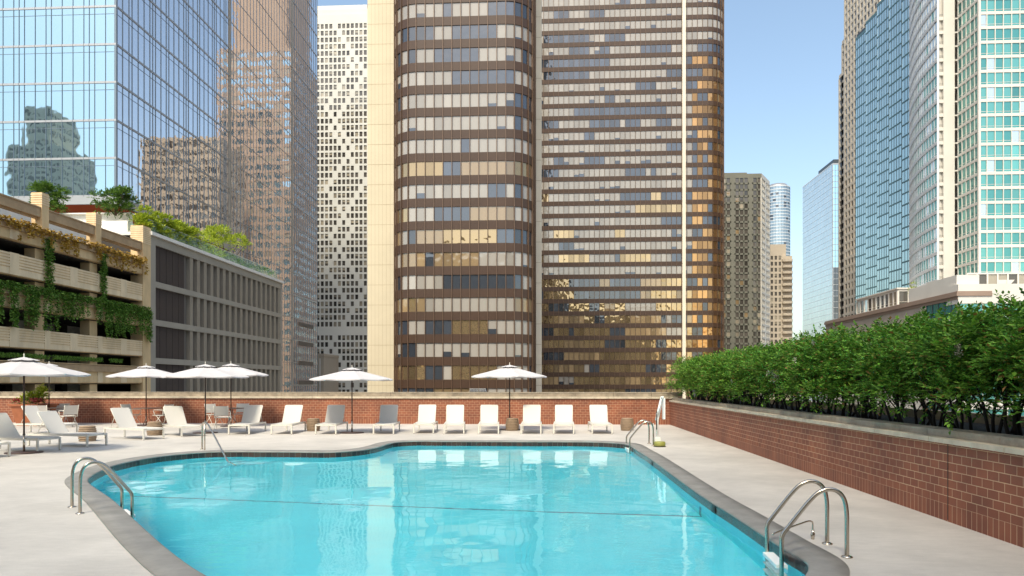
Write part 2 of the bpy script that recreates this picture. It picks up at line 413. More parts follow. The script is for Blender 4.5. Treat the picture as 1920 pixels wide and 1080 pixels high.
# pool outline traced on the deck (photo pixels of the coping's water edge, turned into metres)
PO = [(391, 1080), (339, 1046.7), (294, 1010.6), (254, 974.4), (211, 935.6), (176, 912), (165, 901), (172, 892), (192, 881), (222, 870), (267, 860.6), (311, 854),
      (378, 848), (430, 846.6), (480, 846.7), (560, 847.2), (616, 847.8), (662, 845.2), (690, 842), (714, 836.9), (727, 832.4), (745, 828.8), (782, 826.9), (860, 827.4),
      (964, 827.8), (1068, 828), (1131, 829), (1160, 831), (1177, 833.5), (1196, 845), (1220, 860), (1306, 922.3), (1375, 966), (1440, 1008.5), (1476, 1031), (1502, 1045), (1514, 1054),
      (1516, 1062), (1506, 1082), (1450, 1125), (1300, 1185), (1100, 1215), (900, 1220), (700, 1200), (540, 1155)]
ctrl = [ground(x, y).to_2d() for x, y in PO]
def catmull(P, sub):
    out = []; n = len(P)
    for i in range(n):
        a, b, c, d = P[i - 1], P[i], P[(i + 1) % n], P[(i + 2) % n]
        k = max(2, int((c - b).length / sub))
        for j in range(k):
            t = j / k
            out.append(.5 * ((2 * b) + (c - a) * t + (2 * a - 5 * b + 4 * c - d) * t * t + (3 * b - 3 * c + d - a) * t ** 3))
    return out
pool = catmull(ctrl, .10)
area2 = sum(pool[i - 1].x * pool[i].y - pool[i].x * pool[i - 1].y for i in range(len(pool)))
if area2 < 0: pool.reverse()          # counter-clockwise
for _ in range(3): pool = [(pool[i - 1] + pool[i] * 2 + pool[(i + 1) % len(pool)]) / 4 for i in range(len(pool))]
def offs(P, d):
    n = len(P); nn = []
    for i in range(n):
        t = (P[(i + 1) % n] - P[i - 1]).normalized(); nn.append(Vector((t.y, -t.x)))
    return [P[i] + nn[i] * d for i in range(n)]
CW = .36
outer = offs(pool, CW)
for _ in range(6): outer = [(outer[i - 1] + outer[i] * 2 + outer[(i + 1) % len(outer)]) / 4 for i in range(len(outer))]
# pointed corner of the coping at the left ladder
tip = ground(121, 904).to_2d(); ti = min(range(len(outer)), key=lambda i: (outer[i] - tip).length)
for k in range(-9, 10):
    w_ = (1 - abs(k) / 10) ** 1.3; i = (ti + k) % len(outer); outer[i] = outer[i] + (tip - outer[ti]) * w_ if k else outer[i]
outer[ti] = tip
DX0, DX1, DY0, DY1 = -34, 4.87, -14, 30.85
def ring_deck(z):
    loops = [[Vector((DX0, DY0, z)), Vector((DX1, DY0, z)), Vector((DX1, DY1, z)), Vector((DX0, DY1, z))], [Vector((p.x, p.y, z)) for p in reversed(outer)]]
    vs = loops[0] + loops[1]; tris = tessellate_polygon(loops); out = []
    for t in tris:
        a, b, c = (vs[i] for i in t)
        if (b - a).cross(c - a).z < 0: t = tuple(reversed(t))
        out.append(t)
    return vs, out
dk = MB(); vs, ts = ring_deck(0.0); dk.idx(vs, ts, 0)
tag(dk.build('pool_deck', M['deck']), kind='structure')
und = MB()
und.box(DX0, DY0, -25, DX0 + .3, DY1 + .6, -.004, 0); und.box(DX0, DY1 + .3, -25, 9, DY1 + .6, -.004, 0); und.box(9, DY0, -25, 9.3, DY1 + .6, -.004, 0)
und.box(DX0 + .3, DY0, -25, 9, DY0 + .3, -.004, 0)
tag(und.build('deck_base_wall', M['deck2']), kind='structure')
# coping ring with a rounded nose
cp = MB(); n = len(pool)
prof = [(CW, .004), (CW, .012), (CW * .5, .014), (.05, .012), (.02, .004), (.004, -.006), (0, -.018), (.002, -.024), (.03, -.028)]
rings = []
cen = outer
for (o_, z) in prof:
    f = o_ / CW
    rings.append([(pool[i].x * (1 - f) + outer[i].x * f, pool[i].y * (1 - f) + outer[i].y * f, z) for i in range(n)])
vs = [p for r_ in rings for p in r_]
fs = []
for j in range(len(rings) - 1):
    for i in range(n): fs.append((j * n + i, j * n + (i + 1) % n, (j + 1) * n + (i + 1) % n, (j + 1) * n + i))
cp.idx(vs, fs, 0, True)
tag(cp.build('pool_coping', M['coping']), kind='structure')
# tile band and basin
WZ, DZ = -.135, -1.18
arcl = [0]
for i in range(n): arcl.append(arcl[-1] + (pool[(i + 1) % n] - pool[i]).length)
wl = offs(pool, .012)
tb = MB(); bs = MB()
for i in range(n):
    j = (i + 1) % n; a, b = wl[i], wl[j]
    tb.face([(b.x, b.y, -.024), (a.x, a.y, -.024), (a.x, a.y, -.20), (b.x, b.y, -.20)], 0, [(arcl[i + 1], .14), (arcl[i], .14), (arcl[i], 0), (arcl[i + 1], 0)])
    bs.face([(b.x, b.y, -.20), (a.x, a.y, -.20), (a.x, a.y, DZ), (b.x, b.y, DZ)], 0)
fl = [Vector((p.x, p.y, DZ)) for p in wl]
tr = [t if (fl[t[1]] - fl[t[0]]).cross(fl[t[2]] - fl[t[0]]).z > 0 else tuple(reversed(t)) for t in tessellate_polygon([fl])]
bs.idx(fl, tr, 0)
tm = bpy.data.materials.new('pool tile'); tm.use_nodes = True; t_ = tm.node_tree; p_ = t_.nodes['Principled BSDF']
uv_ = N(t_, 'ShaderNodeUVMap'); b_ = N(t_, 'ShaderNodeTexBrick'); b_.offset = 0
b_.inputs['Scale'].default_value = 1; b_.inputs['Brick Width'].default_value = .15; b_.inputs['Row Height'].default_value = .15; b_.inputs['Mortar Size'].default_value = .005
b_.inputs['Color1'].default_value = (.085, .045, .034, 1); b_.inputs['Color2'].default_value = (.022, .018, .02, 1); b_.inputs['Mortar'].default_value = (.13, .12, .105, 1)
t_.links.new(uv_.outputs[0], b_.inputs[0]); t_.links.new(b_.outputs[0], p_.inputs['Base Color']); p_.inputs['Roughness'].default_value = .25
tag(tb.build('pool_tile_band', tm), kind='structure')
M['pool'] = mat('pool plaster', (.15, .84, .98), .7, var=.05, vscale=.8)
tag(bs.build('pool_basin', M['pool']), kind='structure')
# dark line on the basin floor with its turn-up on the right wall
ls = MB()
A_ = Vector((-7.6, 12.6)); B_ = Vector((2.30, 11.35)); u_ = (B_ - A_).normalized(); n_ = Vector((-u_.y, u_.x)) * .035
ls.face([(*(A_ - n_), DZ + .004), (*(B_ - n_), DZ + .004), (*(B_ + n_), DZ + .004), (*(A_ + n_), DZ + .004)])
k_ = min(range(n), key=lambda i: (wl[i] - Vector((2.35, 11.35))).length)
a, b = wl[k_], wl[(k_ + 1) % n]; dn = Vector(((b - a).y, -(b - a).x)).normalized() * -.006
ls.face([(b.x + dn.x, b.y + dn.y, -.45), (a.x + dn.x, a.y + dn.y, -.45), (a.x + dn.x, a.y + dn.y, DZ), (b.x + dn.x, b.y + dn.y, DZ)])
tag(ls.build('pool_floor_line', mat('blue line', (.08, .27, .38), .6)), kind='structure')
# steps under the handrail in the far left bay
st = MB()
for k, r_ in enumerate((1.5, 1.1, .7)):
    c_ = Vector((-8.9, 18.2)); zt_ = -.32 - .27 * (2 - k)
    pts = [(c_.x + r_ * 1.3 * math.cos(R(a)), c_.y - .1 + r_ * 1.2 * math.sin(R(a))) for a in range(-110, 41, 10)] + [(c_.x - .6, c_.y + .5)]
    prism(st, pts, DZ, zt_)
tag(st.build('pool_steps', M['pool']), kind='structure')
# water
wt = MB(); fl = [Vector((p.x, p.y, WZ)) for p in wl]
tr = [t if (fl[t[1]] - fl[t[0]]).cross(fl[t[2]] - fl[t[0]]).z > 0 else tuple(reversed(t)) for t in tessellate_polygon([fl])]
wt.idx(fl, tr, 0)
wm = bpy.data.materials.new('water'); wm.use_nodes = True; t_ = wm.node_tree
p_ = t_.nodes['Principled BSDF']; t_.nodes.remove(p_)
gl = N(t_, 'ShaderNodeBsdfGlass'); gl.inputs['IOR'].default_value = 1.333; gl.inputs['Roughness'].default_value = 0; gl.inputs['Color'].default_value = (.97, 1, 1, 1)
tc = N(t_, 'ShaderNodeTexCoord')
def wn(sc, st_, det, amp):
    mp = N(t_, 'ShaderNodeMapping'); mp.inputs['Scale'].default_value = st_; t_.links.new(tc.outputs['Object'], mp.inputs[0])
    n1 = N(t_, 'ShaderNodeTexNoise', i_Scale=sc, i_Detail=det); t_.links.new(mp.outputs[0], n1.inputs['Vector'])
    q = N(t_, 'ShaderNodeMath', operation='MULTIPLY'); q.inputs[1].default_value = amp; t_.links.new(n1.outputs[0], q.inputs[0]); return q
q1 = wn(1.1, (1, .8, 1), 2, 1.0); q2 = wn(7, (.8, 1.3, 1), 3, .10)
q3 = wn(.35, (1, 1, 1), 1, 1)        # breeze: where the ripples are stronger
r3 = N(t_, 'ShaderNodeMapRange'); r3.inputs[1].default_value = .42; r3.inputs[2].default_value = .66; r3.inputs[3].default_value = .25; r3.inputs[4].default_value = 2.0
t_.links.new(q3.outputs[0], r3.inputs[0])
q4 = N(t_, 'ShaderNodeMath', operation='MULTIPLY'); t_.links.new(q2.outputs[0], q4.inputs[0]); t_.links.new(r3.outputs[0], q4.inputs[1])
ad = N(t_, 'ShaderNodeMath', operation='ADD'); t_.links.new(q1.outputs[0], ad.inputs[0]); t_.links.new(q4.outputs[0], ad.inputs[1])
bp = N(t_, 'ShaderNodeBump', i_Strength=1., i_Distance=.012); t_.links.new(ad.outputs[0], bp.inputs['Height'])
t_.links.new(bp.outputs[0], gl.inputs['Normal']); t_.links.new(gl.outputs[0], t_.nodes['Material Output'].inputs[0])
tag(wt.build('pool_water', wm), kind='structure')

# ================================================================== PARAPET WALLS
def brick_wall(mb, a, b, out, z_top, thick):
    """a->b in plan, out = direction the face looks"""
    a, b = Vector(a), Vector(b); ln = (b - a).length; zs = .21
    P = lambda p, z: (p.x, p.y, z)
    rt = Vector((-out[1], out[0]))
    if (b - a).dot(rt) < 0: a, b = b, a
    # left-to-right as seen from outside
    mb.face([P(a, 0), P(b, 0), P(b, zs), P(a, zs)], 1, [(0, .05), (ln, .05), (ln, .29), (0, .29)])
    mb.face([P(a, zs), P(b, zs), P(b, z_top), P(a, z_top)], 0, [(0, 0), (ln, 0), (ln, z_top - zs), (0, z_top - zs)])
    o = Vector(out) * -thick
    mb.face([P(b + o, 0), P(a + o, 0), P(a + o, z_top), P(b + o, z_top)], 0, [(0, 0), (ln, 0), (ln, z_top), (0, z_top)])
WX, WY = 4.87, 30.85
bw = thing('parapet_wall', 'long red brick parapet with two-step limestone coping behind the lounger row', 'wall', (-14, WY, 0))
m_ = MB(); brick_wall(m_, (DX0, WY), (WX + .0, WY), (0, -1), 1.085, .45); m_.build('brickwork', [M['brick'], M['brick_s']], bw)
m_ = MB()
xs = DX0; k = 0
while xs < WX + .35:
    xe = min(xs + 1.58, WX + .35)
    m_.box(xs, WY - .05, 1.085, xe - .012, WY + .46, 1.17, 0)
    m_.box(xs + .2, WY + .06, 1.172, xe - .012 + .2, WY + .44, 1.335, 1)
    m_.box(xs + .2, WY + .04, 1.336, xe - .012 + .2, WY + .45, 1.352, 0)
    xs = xe
m_.build('coping', [M['stone'], M['stone_dirty']], bw)
rw = thing('planter_wall', 'long brick wall holding the hedge planter along the right of the pool', 'wall', (WX, 14, 0))
m_ = MB(); brick_wall(m_, (WX, DY0), (WX, WY), (-1, 0), .965, .4); m_.build('brickwork', [M['brick'], M['brick_s']], rw)
m_ = MB(); ys = DY0; PLX = WX + 2.3
while ys < WY - .05:
    ye = min(ys + 1.58, WY - .05)
    m_.box(WX - .045, ys, .965, WX + .42, ye - .010, 1.025, 0)
    m_.box(WX + .09, ys + .3, 1.028, WX + .42, min(ye + .3, WY) - .010, 1.115, 1)
    ys = ye
m_.box(PLX, DY0, 0, PLX + .2, WY, 1.2, 1)
m_.build('coping', [M['stone'], M['stone_dirty']], rw)
m_ = MB(); m_.box(WX + .421, DY0, .3, PLX - .001, WY - .05, 1.04); m_.build('planter_soil', M['soil'], rw)
m_ = MB(); ex = ground(1778, 800).x
yj = atX(1778, WX); m_.box(WX - .004, yj, .02, WX - .001, yj + .012, .96); m_.build('expansion_joint', M['black'], rw)

# ================================================================== LEAVES
def leaf(mb, p, d, s, w=.42, m=0, rnd=random):
    """one pointed leaf folded on its midrib"""
    d = d.normalized(); up = Vector((rnd.uniform(-.6, .6), rnd.uniform(-.6, .6), 1))
    x = d.cross(up)
    if x.length < 1e-3: x = Vector((1, 0, 0))
    x = x.normalized() * s * w * 1.25; n = x.cross(d).normalized() * s * .12
    a = p; b = p + d * s * .5 + x * .5 + n; c = p + d * s; e = p + d * s * .5 - x * .5 + n
    mb.face([a, b, c, e], m)
def sprig(mb, p, d, ln, ls, nl=7, m=0, rnd=random):
    d = d.normalized(); side = d.cross(Vector((0, 0, 1)))
    if side.length < .05: side = Vector((1, 0, 0))
    side.normalize()
    for k in range(nl):
        t = (k + .5) / nl; q = p + d * ln * t + Vector((0, 0, -.18 * ln * t * t))
        sg = 1 if k % 2 else -1
        dd = d * .75 + side * sg * rnd.uniform(.6, 1.1) + Vector((0, 0, rnd.uniform(-.35, .2)))
        if k == nl - 1: dd = d
        leaf(mb, q, dd, ls * rnd.uniform(.75, 1.2), .45, m, rnd)
def rdir(rnd):
    z = rnd.uniform(-1, 1); a = rnd.uniform(0, 2 * math.pi); r = math.sqrt(1 - z * z)
    return Vector((r * math.cos(a), r * math.sin(a), z))
def foliage(mb, clumps, per, ln, ls, rnd, m=0, up=.25, nl=7):
    for (c, r) in clumps:
        c = Vector(c)
        for _ in range(int(per * (r / .3) ** 2)):
            d = rdir(rnd)
            if rnd.random() < .6 and d.z < -.2: d.z = -d.z
            p = c + Vector((d.x * r, d.y * r, d.z * r * .85)) * rnd.uniform(.55, 1.0)
            sprig(mb, p, d + Vector((0, 0, up)), ln * rnd.uniform(.7, 1.2), ls, nl, m, rnd)
# hedge: shrubs in the planter
def hedge_shrub(seed):
    rnd = random.Random(seed)
    root = thing('hedge_shrub', 'green leafy shrub on bare dark stems, one of the hedge row on the brick wall', 'shrub', group='shrubs of the hedge on the brick wall')
    mb = MB(); cl = []
    for i in range(74):
        x = rnd.uniform(-.95, .85); y = rnd.uniform(-.75, .75)
        z = rnd.uniform(.55, 1.70) - .10 * abs(x) ** 2
        if z < .8 and rnd.random() < .3: continue
        cl.append(((x, y, z), rnd.uniform(.18, .30)))
    for i in range(9): cl.append(((rnd.uniform(-.7, .7), rnd.uniform(-.6, .6), rnd.uniform(1.74, 1.92)), rnd.uniform(.08, .15)))
    foliage(mb, cl, 38, .19, .074, rnd, up=.25)
    for _ in range(3):
        p = Vector((rnd.uniform(-.7, .3), rnd.uniform(-.6, .6), 1.8)); sprig(mb, p, Vector((rnd.uniform(-.4, .4), rnd.uniform(-.4, .4), 1)), .38, .07, 11, 0, rnd)
    mb.build('foliage', L['hedge'], root, world=False)
    for _ in range(8):
        mbs = MB(); x, y = rnd.uniform(-.55, .5), rnd.uniform(-.6, .6)
        p = Vector((x * .6, y, -.02)); pts = [p]; d = Vector((x * .35 + rnd.uniform(-.25, .25), rnd.uniform(-.4, .4), 1))
        for k in range(4): pts.append(pts[-1] + d * .26 + Vector((rnd.uniform(-.04, .04), rnd.uniform(-.04, .04), 0)))
        mbs.tube(pts, [.026, .022, .017, .012, .008], 5)
        for b_ in range(4):
            q = pts[1].lerp(pts[4], rnd.random() * .7); d2 = Vector((rnd.uniform(-.8, .8), rnd.uniform(-.8, .8), 1))
            mbs.tube([q, q + d2 * .2, q + d2 * .42 + Vector((0, 0, .08))], [.011, .008, .004], 4)
        mbs.build('stem', M['bark'], root, world=False)
    return root
variants = [hedge_shrub(s) for s in (11, 22, 33, 44)]
ys = 6.6; k = 0
while ys < 31.6:
    v = variants[k % 4]; o = v if k < 4 else copy_tree(v)
    o.location = (WX + 1.02 + random.uniform(-.08, .08), ys, 1.03); o.rotation_euler = (0, 0, R(180) if (k // 4) % 2 else 0)
    o.scale = (1, 1, random.uniform(.81, .88)); ys += 1.05; k += 1
# cream flower heads among the hedge
bl = None
for (px, py, s_) in [(1452, 705, .26), (1795, 655, .12), (1490, 678, .1), (1372, 715, .07), (1440, 700, .12), (1525, 640, .1)]:
    Y_ = atX(px, WX + .12); p = Vector((WX + .12, Y_, zat(py, WX + .12, Y_)))
    rnd = random.Random(px); mb = MB()
    for _ in range(int(260 * s_ / .2)): 
        d = rdir(rnd); leaf(mb, p + Vector((d.x * .25, d.y * .9, d.z * .7)) * s_ * rnd.random() * 1.2, rdir(rnd), .022, .8, 0, rnd)
    o = mb.build('flower_cluster', L['bloom']); 
    lab = {1452: 'largest cream white flower cluster in the middle of the hedge face', 1795: 'small cream flower cluster high in the right part of the hedge', 1490: 'tiny cream flower cluster just above right of the largest one',
           1372: 'tiny cream flower cluster low in the far left part of the hedge', 1440: 'pale flower cluster touching the left of the largest cluster', 1525: 'tiny cream flower cluster near the hedge top below the blue tower'}[px]
    tag(o, lab, 'flower', 'flower clusters on the hedge')

# ================================================================== POOL FURNITURE
def make_lounger():
    r = thing('sun_lounger', 'x', 'sun lounger', group='white sun loungers on the pool deck')
    Lg, w = 1.95, .335
    f = MB()
    for s_ in (-1, 1): f.box(0, s_ * w - .02, .285, Lg, s_ * w + .02, .335)
    for x in (0.0, Lg - .04, 1.24): f.box(x, -w + .021, .288, x + .04, w - .021, .332)
    f.build('frame', M['white_paint'], r, world=False)
    for x in (.0, Lg - .04):
        for s_ in (-1, 1):
            l = MB(); l.box(x, s_ * w - .022, 0.012, x + .044, s_ * w + .022, .284); l.box(x + .004, s_ * w - .018, 0, x + .04, s_ * w + .018, .012, 1)
            l.build('leg', [M['white_paint'], M['black']], r, world=False)
    st_ = MB()
    nx = 12; vs = []; 
    for i in range(nx + 1):
        for j in range(7):
            x = .03 + (1.24 - .03) * i / nx; y = -w + .025 + (2 * w - .05) * j / 6
            vs.append((x, y, .345 - .018 * (1 - ((j - 3) / 3) ** 2)))
    fs = [(i * 7 + j, (i + 1) * 7 + j, (i + 1) * 7 + j + 1, i * 7 + j + 1) for i in range(nx) for j in range(6)]
    nv = len(vs); vs2 = vs + [(x, y, z - .008) for x, y, z in vs]; fs2 = fs + [tuple(nv + q for q in reversed(f_)) for f_ in fs]
    st_.idx(vs2, fs2, 0, True)
    for s_ in (-1, 1): st_.box(.02, s_ * (w - .03) - .014, .336, 1.25, s_ * (w - .03) + .014, .352)
    st_.build('seat_sling', M['sling'], r, world=False)
    b = MB(); ang = R(54); ca, sa = math.cos(ang), math.sin(ang); bl_ = .74
    def B(t, y, o): return (1.25 + ca * t - sa * o, y, .335 + sa * t + ca * o)
    for s_ in (-1, 1): b.tube([B(0, s_ * (w - .03), 0), B(bl_ - .03, s_ * (w - .03), 0), B(bl_, s_ * (w - .05), 0)], .014, 8)
    b.tube([B(bl_, -w + .05, 0), B(bl_, w - .05, 0)], .014, 8)
    b.build('backrest_frame', M['white_paint'], r, world=False)
    q = MB(); vs = []
    for i in range(9):
        for j in range(7):
            vs.append(B(bl_ * i / 8, -w + .035 + (2 * w - .07) * j / 6, .012 - .02 * (1 - ((j - 3) / 3) ** 2) * (1 - (i / 8) ** 3)))
    fs = [(i * 7 + j, (i + 1) * 7 + j, (i + 1) * 7 + j + 1, i * 7 + j + 1) for i in range(8) for j in range(6)]
    nv = len(vs); vs2 = vs + [(x + .006, y, z - .005) for x, y, z in vs]; q.idx(vs2, fs + [tuple(nv + z for z in reversed(f_)) for f_ in fs], 0, True)
    q.build('backrest_sling', M['sling'], r, world=False)
    s2 = MB()
    for s_ in (-1, 1): s2.tube([B(.42, s_ * (w - .05), -.02), (1.25 + .42 * ca + .22, s_ * (w - .05), .32)], .009, 6)
    s2.tube([(1.25 + .42 * ca + .22, -w + .03, .32), (1.25 + .42 * ca + .22, w - .03, .32)], .009, 6)
    s2.build('backrest_strut', M['white_paint'], r, world=False)
    return r
lp = make_lounger(); used = []
LG = [  # foot pixel x, y, back-top pixel x, label
 (1129, 814, 1121.5, 'rightmost white lounger of the back row, beside the lone drum near the ladder'),
 (1057, 814, 1057, 'second white lounger from the right end of the back row'),
 (995.5, 814, 997.5, 'white lounger just right of the umbrella over the back row drum'),
 (916, 814, 917.5, 'white lounger just left of the umbrella with the drum at its foot'),
 (851, 814, 854, 'white lounger two places left of the right hand umbrella'),
 (794, 813, 802, 'white lounger three places left of the right hand umbrella, turned a little'),
 (719, 814.3, 730, 'white lounger standing first right of the centre umbrella'),
 (610.6, 814.6, 631, 'white lounger just left of the centre umbrella, right of a drum'),
 (527.5, 814.6, 551, 'white lounger just left of the drum at mid deck'),
 (447.7, 815, 476, 'white lounger in front of the dining set behind the steel handrail'),
 (361, 818.5, 324, 'white lounger facing right, between the steel handrail and a drum'),
 (289, 824, 225, 'white lounger facing right with a drum behind its foot end, second left group'),
 (183, 836.5, 89, 'white lounger facing right in the left foreground group with a drum behind its foot'),
 (93, 845.8, -7, 'white lounger foot end behind the nearest umbrella pole, headrest cut by the left edge'),
 (-6, 858.5, -112, 'white lounger of which only the foot corner enters at the far left edge'),
 (131, 812.5, 55, 'white lounger lying mostly hidden behind the left foreground lounger')]
for fx, fy, tx, lab in LG:
    Fp = ground(fx, fy).to_2d(); best = None
    for a10 in range(300, 1900, 5):
        a = R(a10 / 10); T = Fp + Vector((math.cos(a), math.sin(a))) * 1.66; e = abs(proj((T.x, T.y, .9))[0] - tx)
        if best is None or e < best[0]: best = (e, a)
    place(lp, used, (Fp.x, Fp.y, 0), best[1], lab)
# drums
def make_drum():
    pr = [(0.0, .0), (.17, .0)]
    nb = 8; Hh = .45
    for i in range(nb):
        z0_, z1_ = Hh * i / nb, Hh * (i + 1) / nb
        rr = lambda z: .185 + .06 * math.sin(math.pi * min(1, (z / Hh) * .72 + .18))
        pr += [(rr(z0_) - .012, z0_ + .001), (rr((z0_ + z1_) / 2) + .004, z0_ + .012), (rr((z0_ + z1_) / 2) + .008, (z0_ + z1_) / 2), (rr((z0_ + z1_) / 2) + .004, z1_ - .012), (rr(z1_) - .012, z1_ - .001)]
    pr += [(.19, Hh + .004), (.0, Hh + .006)]
    mb = MB(); mb.lathe(pr, n=32); return mb.build('drum_stool', M['drum'])
dr = make_drum(); dr['category'] = 'side table'; dr['group'] = 'ribbed drum side tables'
for i, (px, py, lab) in enumerate([(164, 829.5, 'brown ribbed drum behind the foot of the left foreground lounger'), (290, 818.5, 'brown ribbed drum behind the second lounger from the left'), (587.5, 810.4, 'tan ribbed drum standing left of the centre umbrella between two loungers'),
                                   (960.5, 809.6, 'tan ribbed drum on the base of the right hand umbrella'), (1176, 809.6, 'tan ribbed drum at the right end of the lounger row by the ladder')]):
    o = dr if i == 0 else dr.copy()
    if i: C.objects.link(o)
    o.location = ground(px, py - 2.5); o['label'] = lab; o.location.z = 0
# umbrellas
def make_umbrella():
    r = thing('patio_umbrella', 'x', 'umbrella', group='white octagonal umbrellas around the pool deck')
    b = MB(); b.lathe([(0, 0.002), (.40, .002), (.41, .012), (.405, .028), (.06, .04), (0, .04)], n=36); b.build('base_plate', M['base_brown'], r, world=False)
    s_ = MB(); s_.tube([(0, 0, .04), (0, 0, .44)], .027, 14); s_.tube([(.027, 0, .36), (.06, 0, .36), (.075, 0, .385)], .008, 6); s_.build('pole_sleeve', M['steel'], r, world=False)
    p = MB(); p.tube([(0, 0, .44), (0, 0, 2.3)], .021, 12); p.tube([(0, 0, .44), (0, 0, .47)], .03, 12); p.build('pole', M['dark_wood'], r, world=False)
    fn = MB(); fn.lathe([(0, 2.29), (.022, 2.29), (.022, 2.33), (.01, 2.345), (.016, 2.37), (.012, 2.40), (0, 2.43)], n=12); fn.build('finial', M['white_paint'], r, world=False)
    Rr, zr, za = 1.44, 1.93, 2.30; c = MB(); c.lathe  # canopy, eight gores each with a little sag
    K = 8; sub = 4; rings = 9; vs = []
    for i in range(rings + 1):
        f = .12 + .88 * i / rings
        for k in range(K * sub):
            a = 2 * math.pi * k / (K * sub) + math.pi / K; kk = (k % sub) / sub
            rad = Rr * math.cos(math.pi / K) / math.cos((kk - .5) * 2 * math.pi / K)
            sag = .028 * math.sin(math.pi * kk) * f
            vs.append((f * rad * math.cos(a), f * rad * math.sin(a), za - (za - zr) * (f ** .93) - sag - (.012 if i == rings else 0)))
    nk = K * sub; fs = [(i * nk + k, (i + 1) * nk + k, (i + 1) * nk + (k + 1) % nk, i * nk + (k + 1) % nk) for i in range(rings) for k in range(nk)]
    nv = len(vs); c.idx(vs + [(x, y, z - .006) for x, y, z in vs], fs + [tuple(nv + q for q in reversed(f)) for f in fs], 0, False)
    for k in range(nk):   # short hem
        a0, a1 = vs[rings * nk + k], vs[rings * nk + (k + 1) % nk]
        c.face([a0, (a0[0], a0[1], a0[2] - .035), (a1[0], a1[1], a1[2] - .035), a1])
    co = c.build('canopy', M['canopy'], r, world=False)
    vt = MB(); vs = [(0, 0, za + .035)]
    for k in range(32):
        a = 2 * math.pi * k / 32 + math.pi / K; kk = (k % 4) / 4; rad = .34 * math.cos(math.pi / K) / math.cos((kk - .5) * 2 * math.pi / K)
        vs.append((rad * math.cos(a), rad * math.sin(a), za - .042 - .012 * math.sin(math.pi * kk)))
    vs += [(x, y, z - .006) for x, y, z in vs]
    vt.idx(vs, [(0, k + 1, (k + 1) % 32 + 1) for k in range(32)] + [(33, 33 + (k + 1) % 32 + 1, 33 + k + 1) for k in range(32)], 0, False)
    vt.build('vent', M['canopy'], co, world=False)
    for k in range(K):
        a = 2 * math.pi * (k + .5) / K + math.pi / K * 0
        a = 2 * math.pi * k / K + math.pi / K
        rb = MB(); rb.tube([(.03 * math.cos(a), .03 * math.sin(a), za - .06), (Rr * .985 * math.cos(a), Rr * .985 * math.sin(a), zr - .022)], .009, 5); rb.build('rib', M['dark_wood'], r, world=False)
    return r
up_ = make_umbrella(); used = []
UM = [(45, 849.5, 662, 'nearest white umbrella at the left edge of the photo, over the foreground loungers'), (92, 798, 676.7, 'white umbrella over the leftmost dining set, half hidden behind the nearest one'),
      (274, 798.5, 680.5, 'white umbrella over the second dining set, left of the two overlapping ones'), (385, 812, 677.6, 'white umbrella right behind the steel handrail, overlapped by the one at its right'),
      (433, 799.5, 677, 'white umbrella over the third dining set, right of the handrail'), (660, 812, 684, 'white umbrella alone at the centre in front of the cream stone wall'),
      (955.5, 806, 679, 'white umbrella at the right, over a drum between two loungers')]
for px, py, ty, lab in UM:
    p = ground(px, py); ztop = zat(ty, p.x, p.y); o = place(up_, used, (p.x, p.y, 0), R(random.uniform(-8, 8)), lab); o.scale = (1, 1, ztop / 2.43)
# tables and chairs
def make_table():
    r = thing('dining_table', 'x', 'table', group='round dining tables')
    t = MB(); t.lathe([(0, .70), (.50, .70), (.515, .71), (.515, .722), (.50, .73), (.0, .73)], n=32); t.build('table_top', mat('table top', (.17, .11, .08), .35), r, world=False)
    l = MB()
    for k in range(3):
        a = R(120 * k + 30)
        l.tube([(.06 * math.cos(a), .06 * math.sin(a), .699), (.07 * math.cos(a), .07 * math.sin(a), .3), (.30 * math.cos(a), .30 * math.sin(a), .05)], .014, 8)
    l.build('table_frame', M['base_brown'], r, world=False); return r
def make_chair():
    r = thing('armchair', 'x', 'chair', group='cream armchairs round the dining tables')   # faces local +x
    s_ = MB()
    def slab(pts, w):
        vs = []; 
        for (x, z) in pts:
            for y in (-w, w): vs.append((x, y, z))
        m0 = len(vs); fs = [(2 * i, 2 * i + 1, 2 * i + 3, 2 * i + 2) for i in range(len(pts) - 1)]
        s_.idx(vs + [(x + .006, y, z + .008) for x, y, z in vs], [tuple(reversed(f)) for f in fs] + [tuple(q + m0 for q in f) for f in fs], 0, True)
    slab([(-.22, .44), (-.05, .415), (.12, .42), (.25, .45)], .23); s_.build('seat', M['sling'], r, world=False)
    s_ = MB(); slab([(-.21, .50), (-.24, .62), (-.27, .74), (-.31, .86)], .24); s_.build('backrest', M['sling'], r, world=False)
    for s2 in (-1, 1):
        y = s2 * .25; f = MB()
        f.tube([(-.20, y, .44), (-.24, y, .62), (-.32, y, .88)], .012, 7); f.tube([(-.24, y, .655), (.0, y, .665), (.20, y, .66), (.235, y, .64), (.16, y, .46)], .013, 7)
        f.tube([(-.22, y, .43), (.27, y, .45)], .012, 7); f.build('side_frame', M['white_paint'], r, world=False)
        for (x0, x1) in ((.12, -.28), (-.10, .26)):
            l = MB(); l.tube([(x0, y * .92, .44), (x1, y, .0)], .011, 7); l.build('leg', M['white_paint'], r, world=False)
    return r
tp, cpz = make_table(), make_chair(); ut, uc = [], []
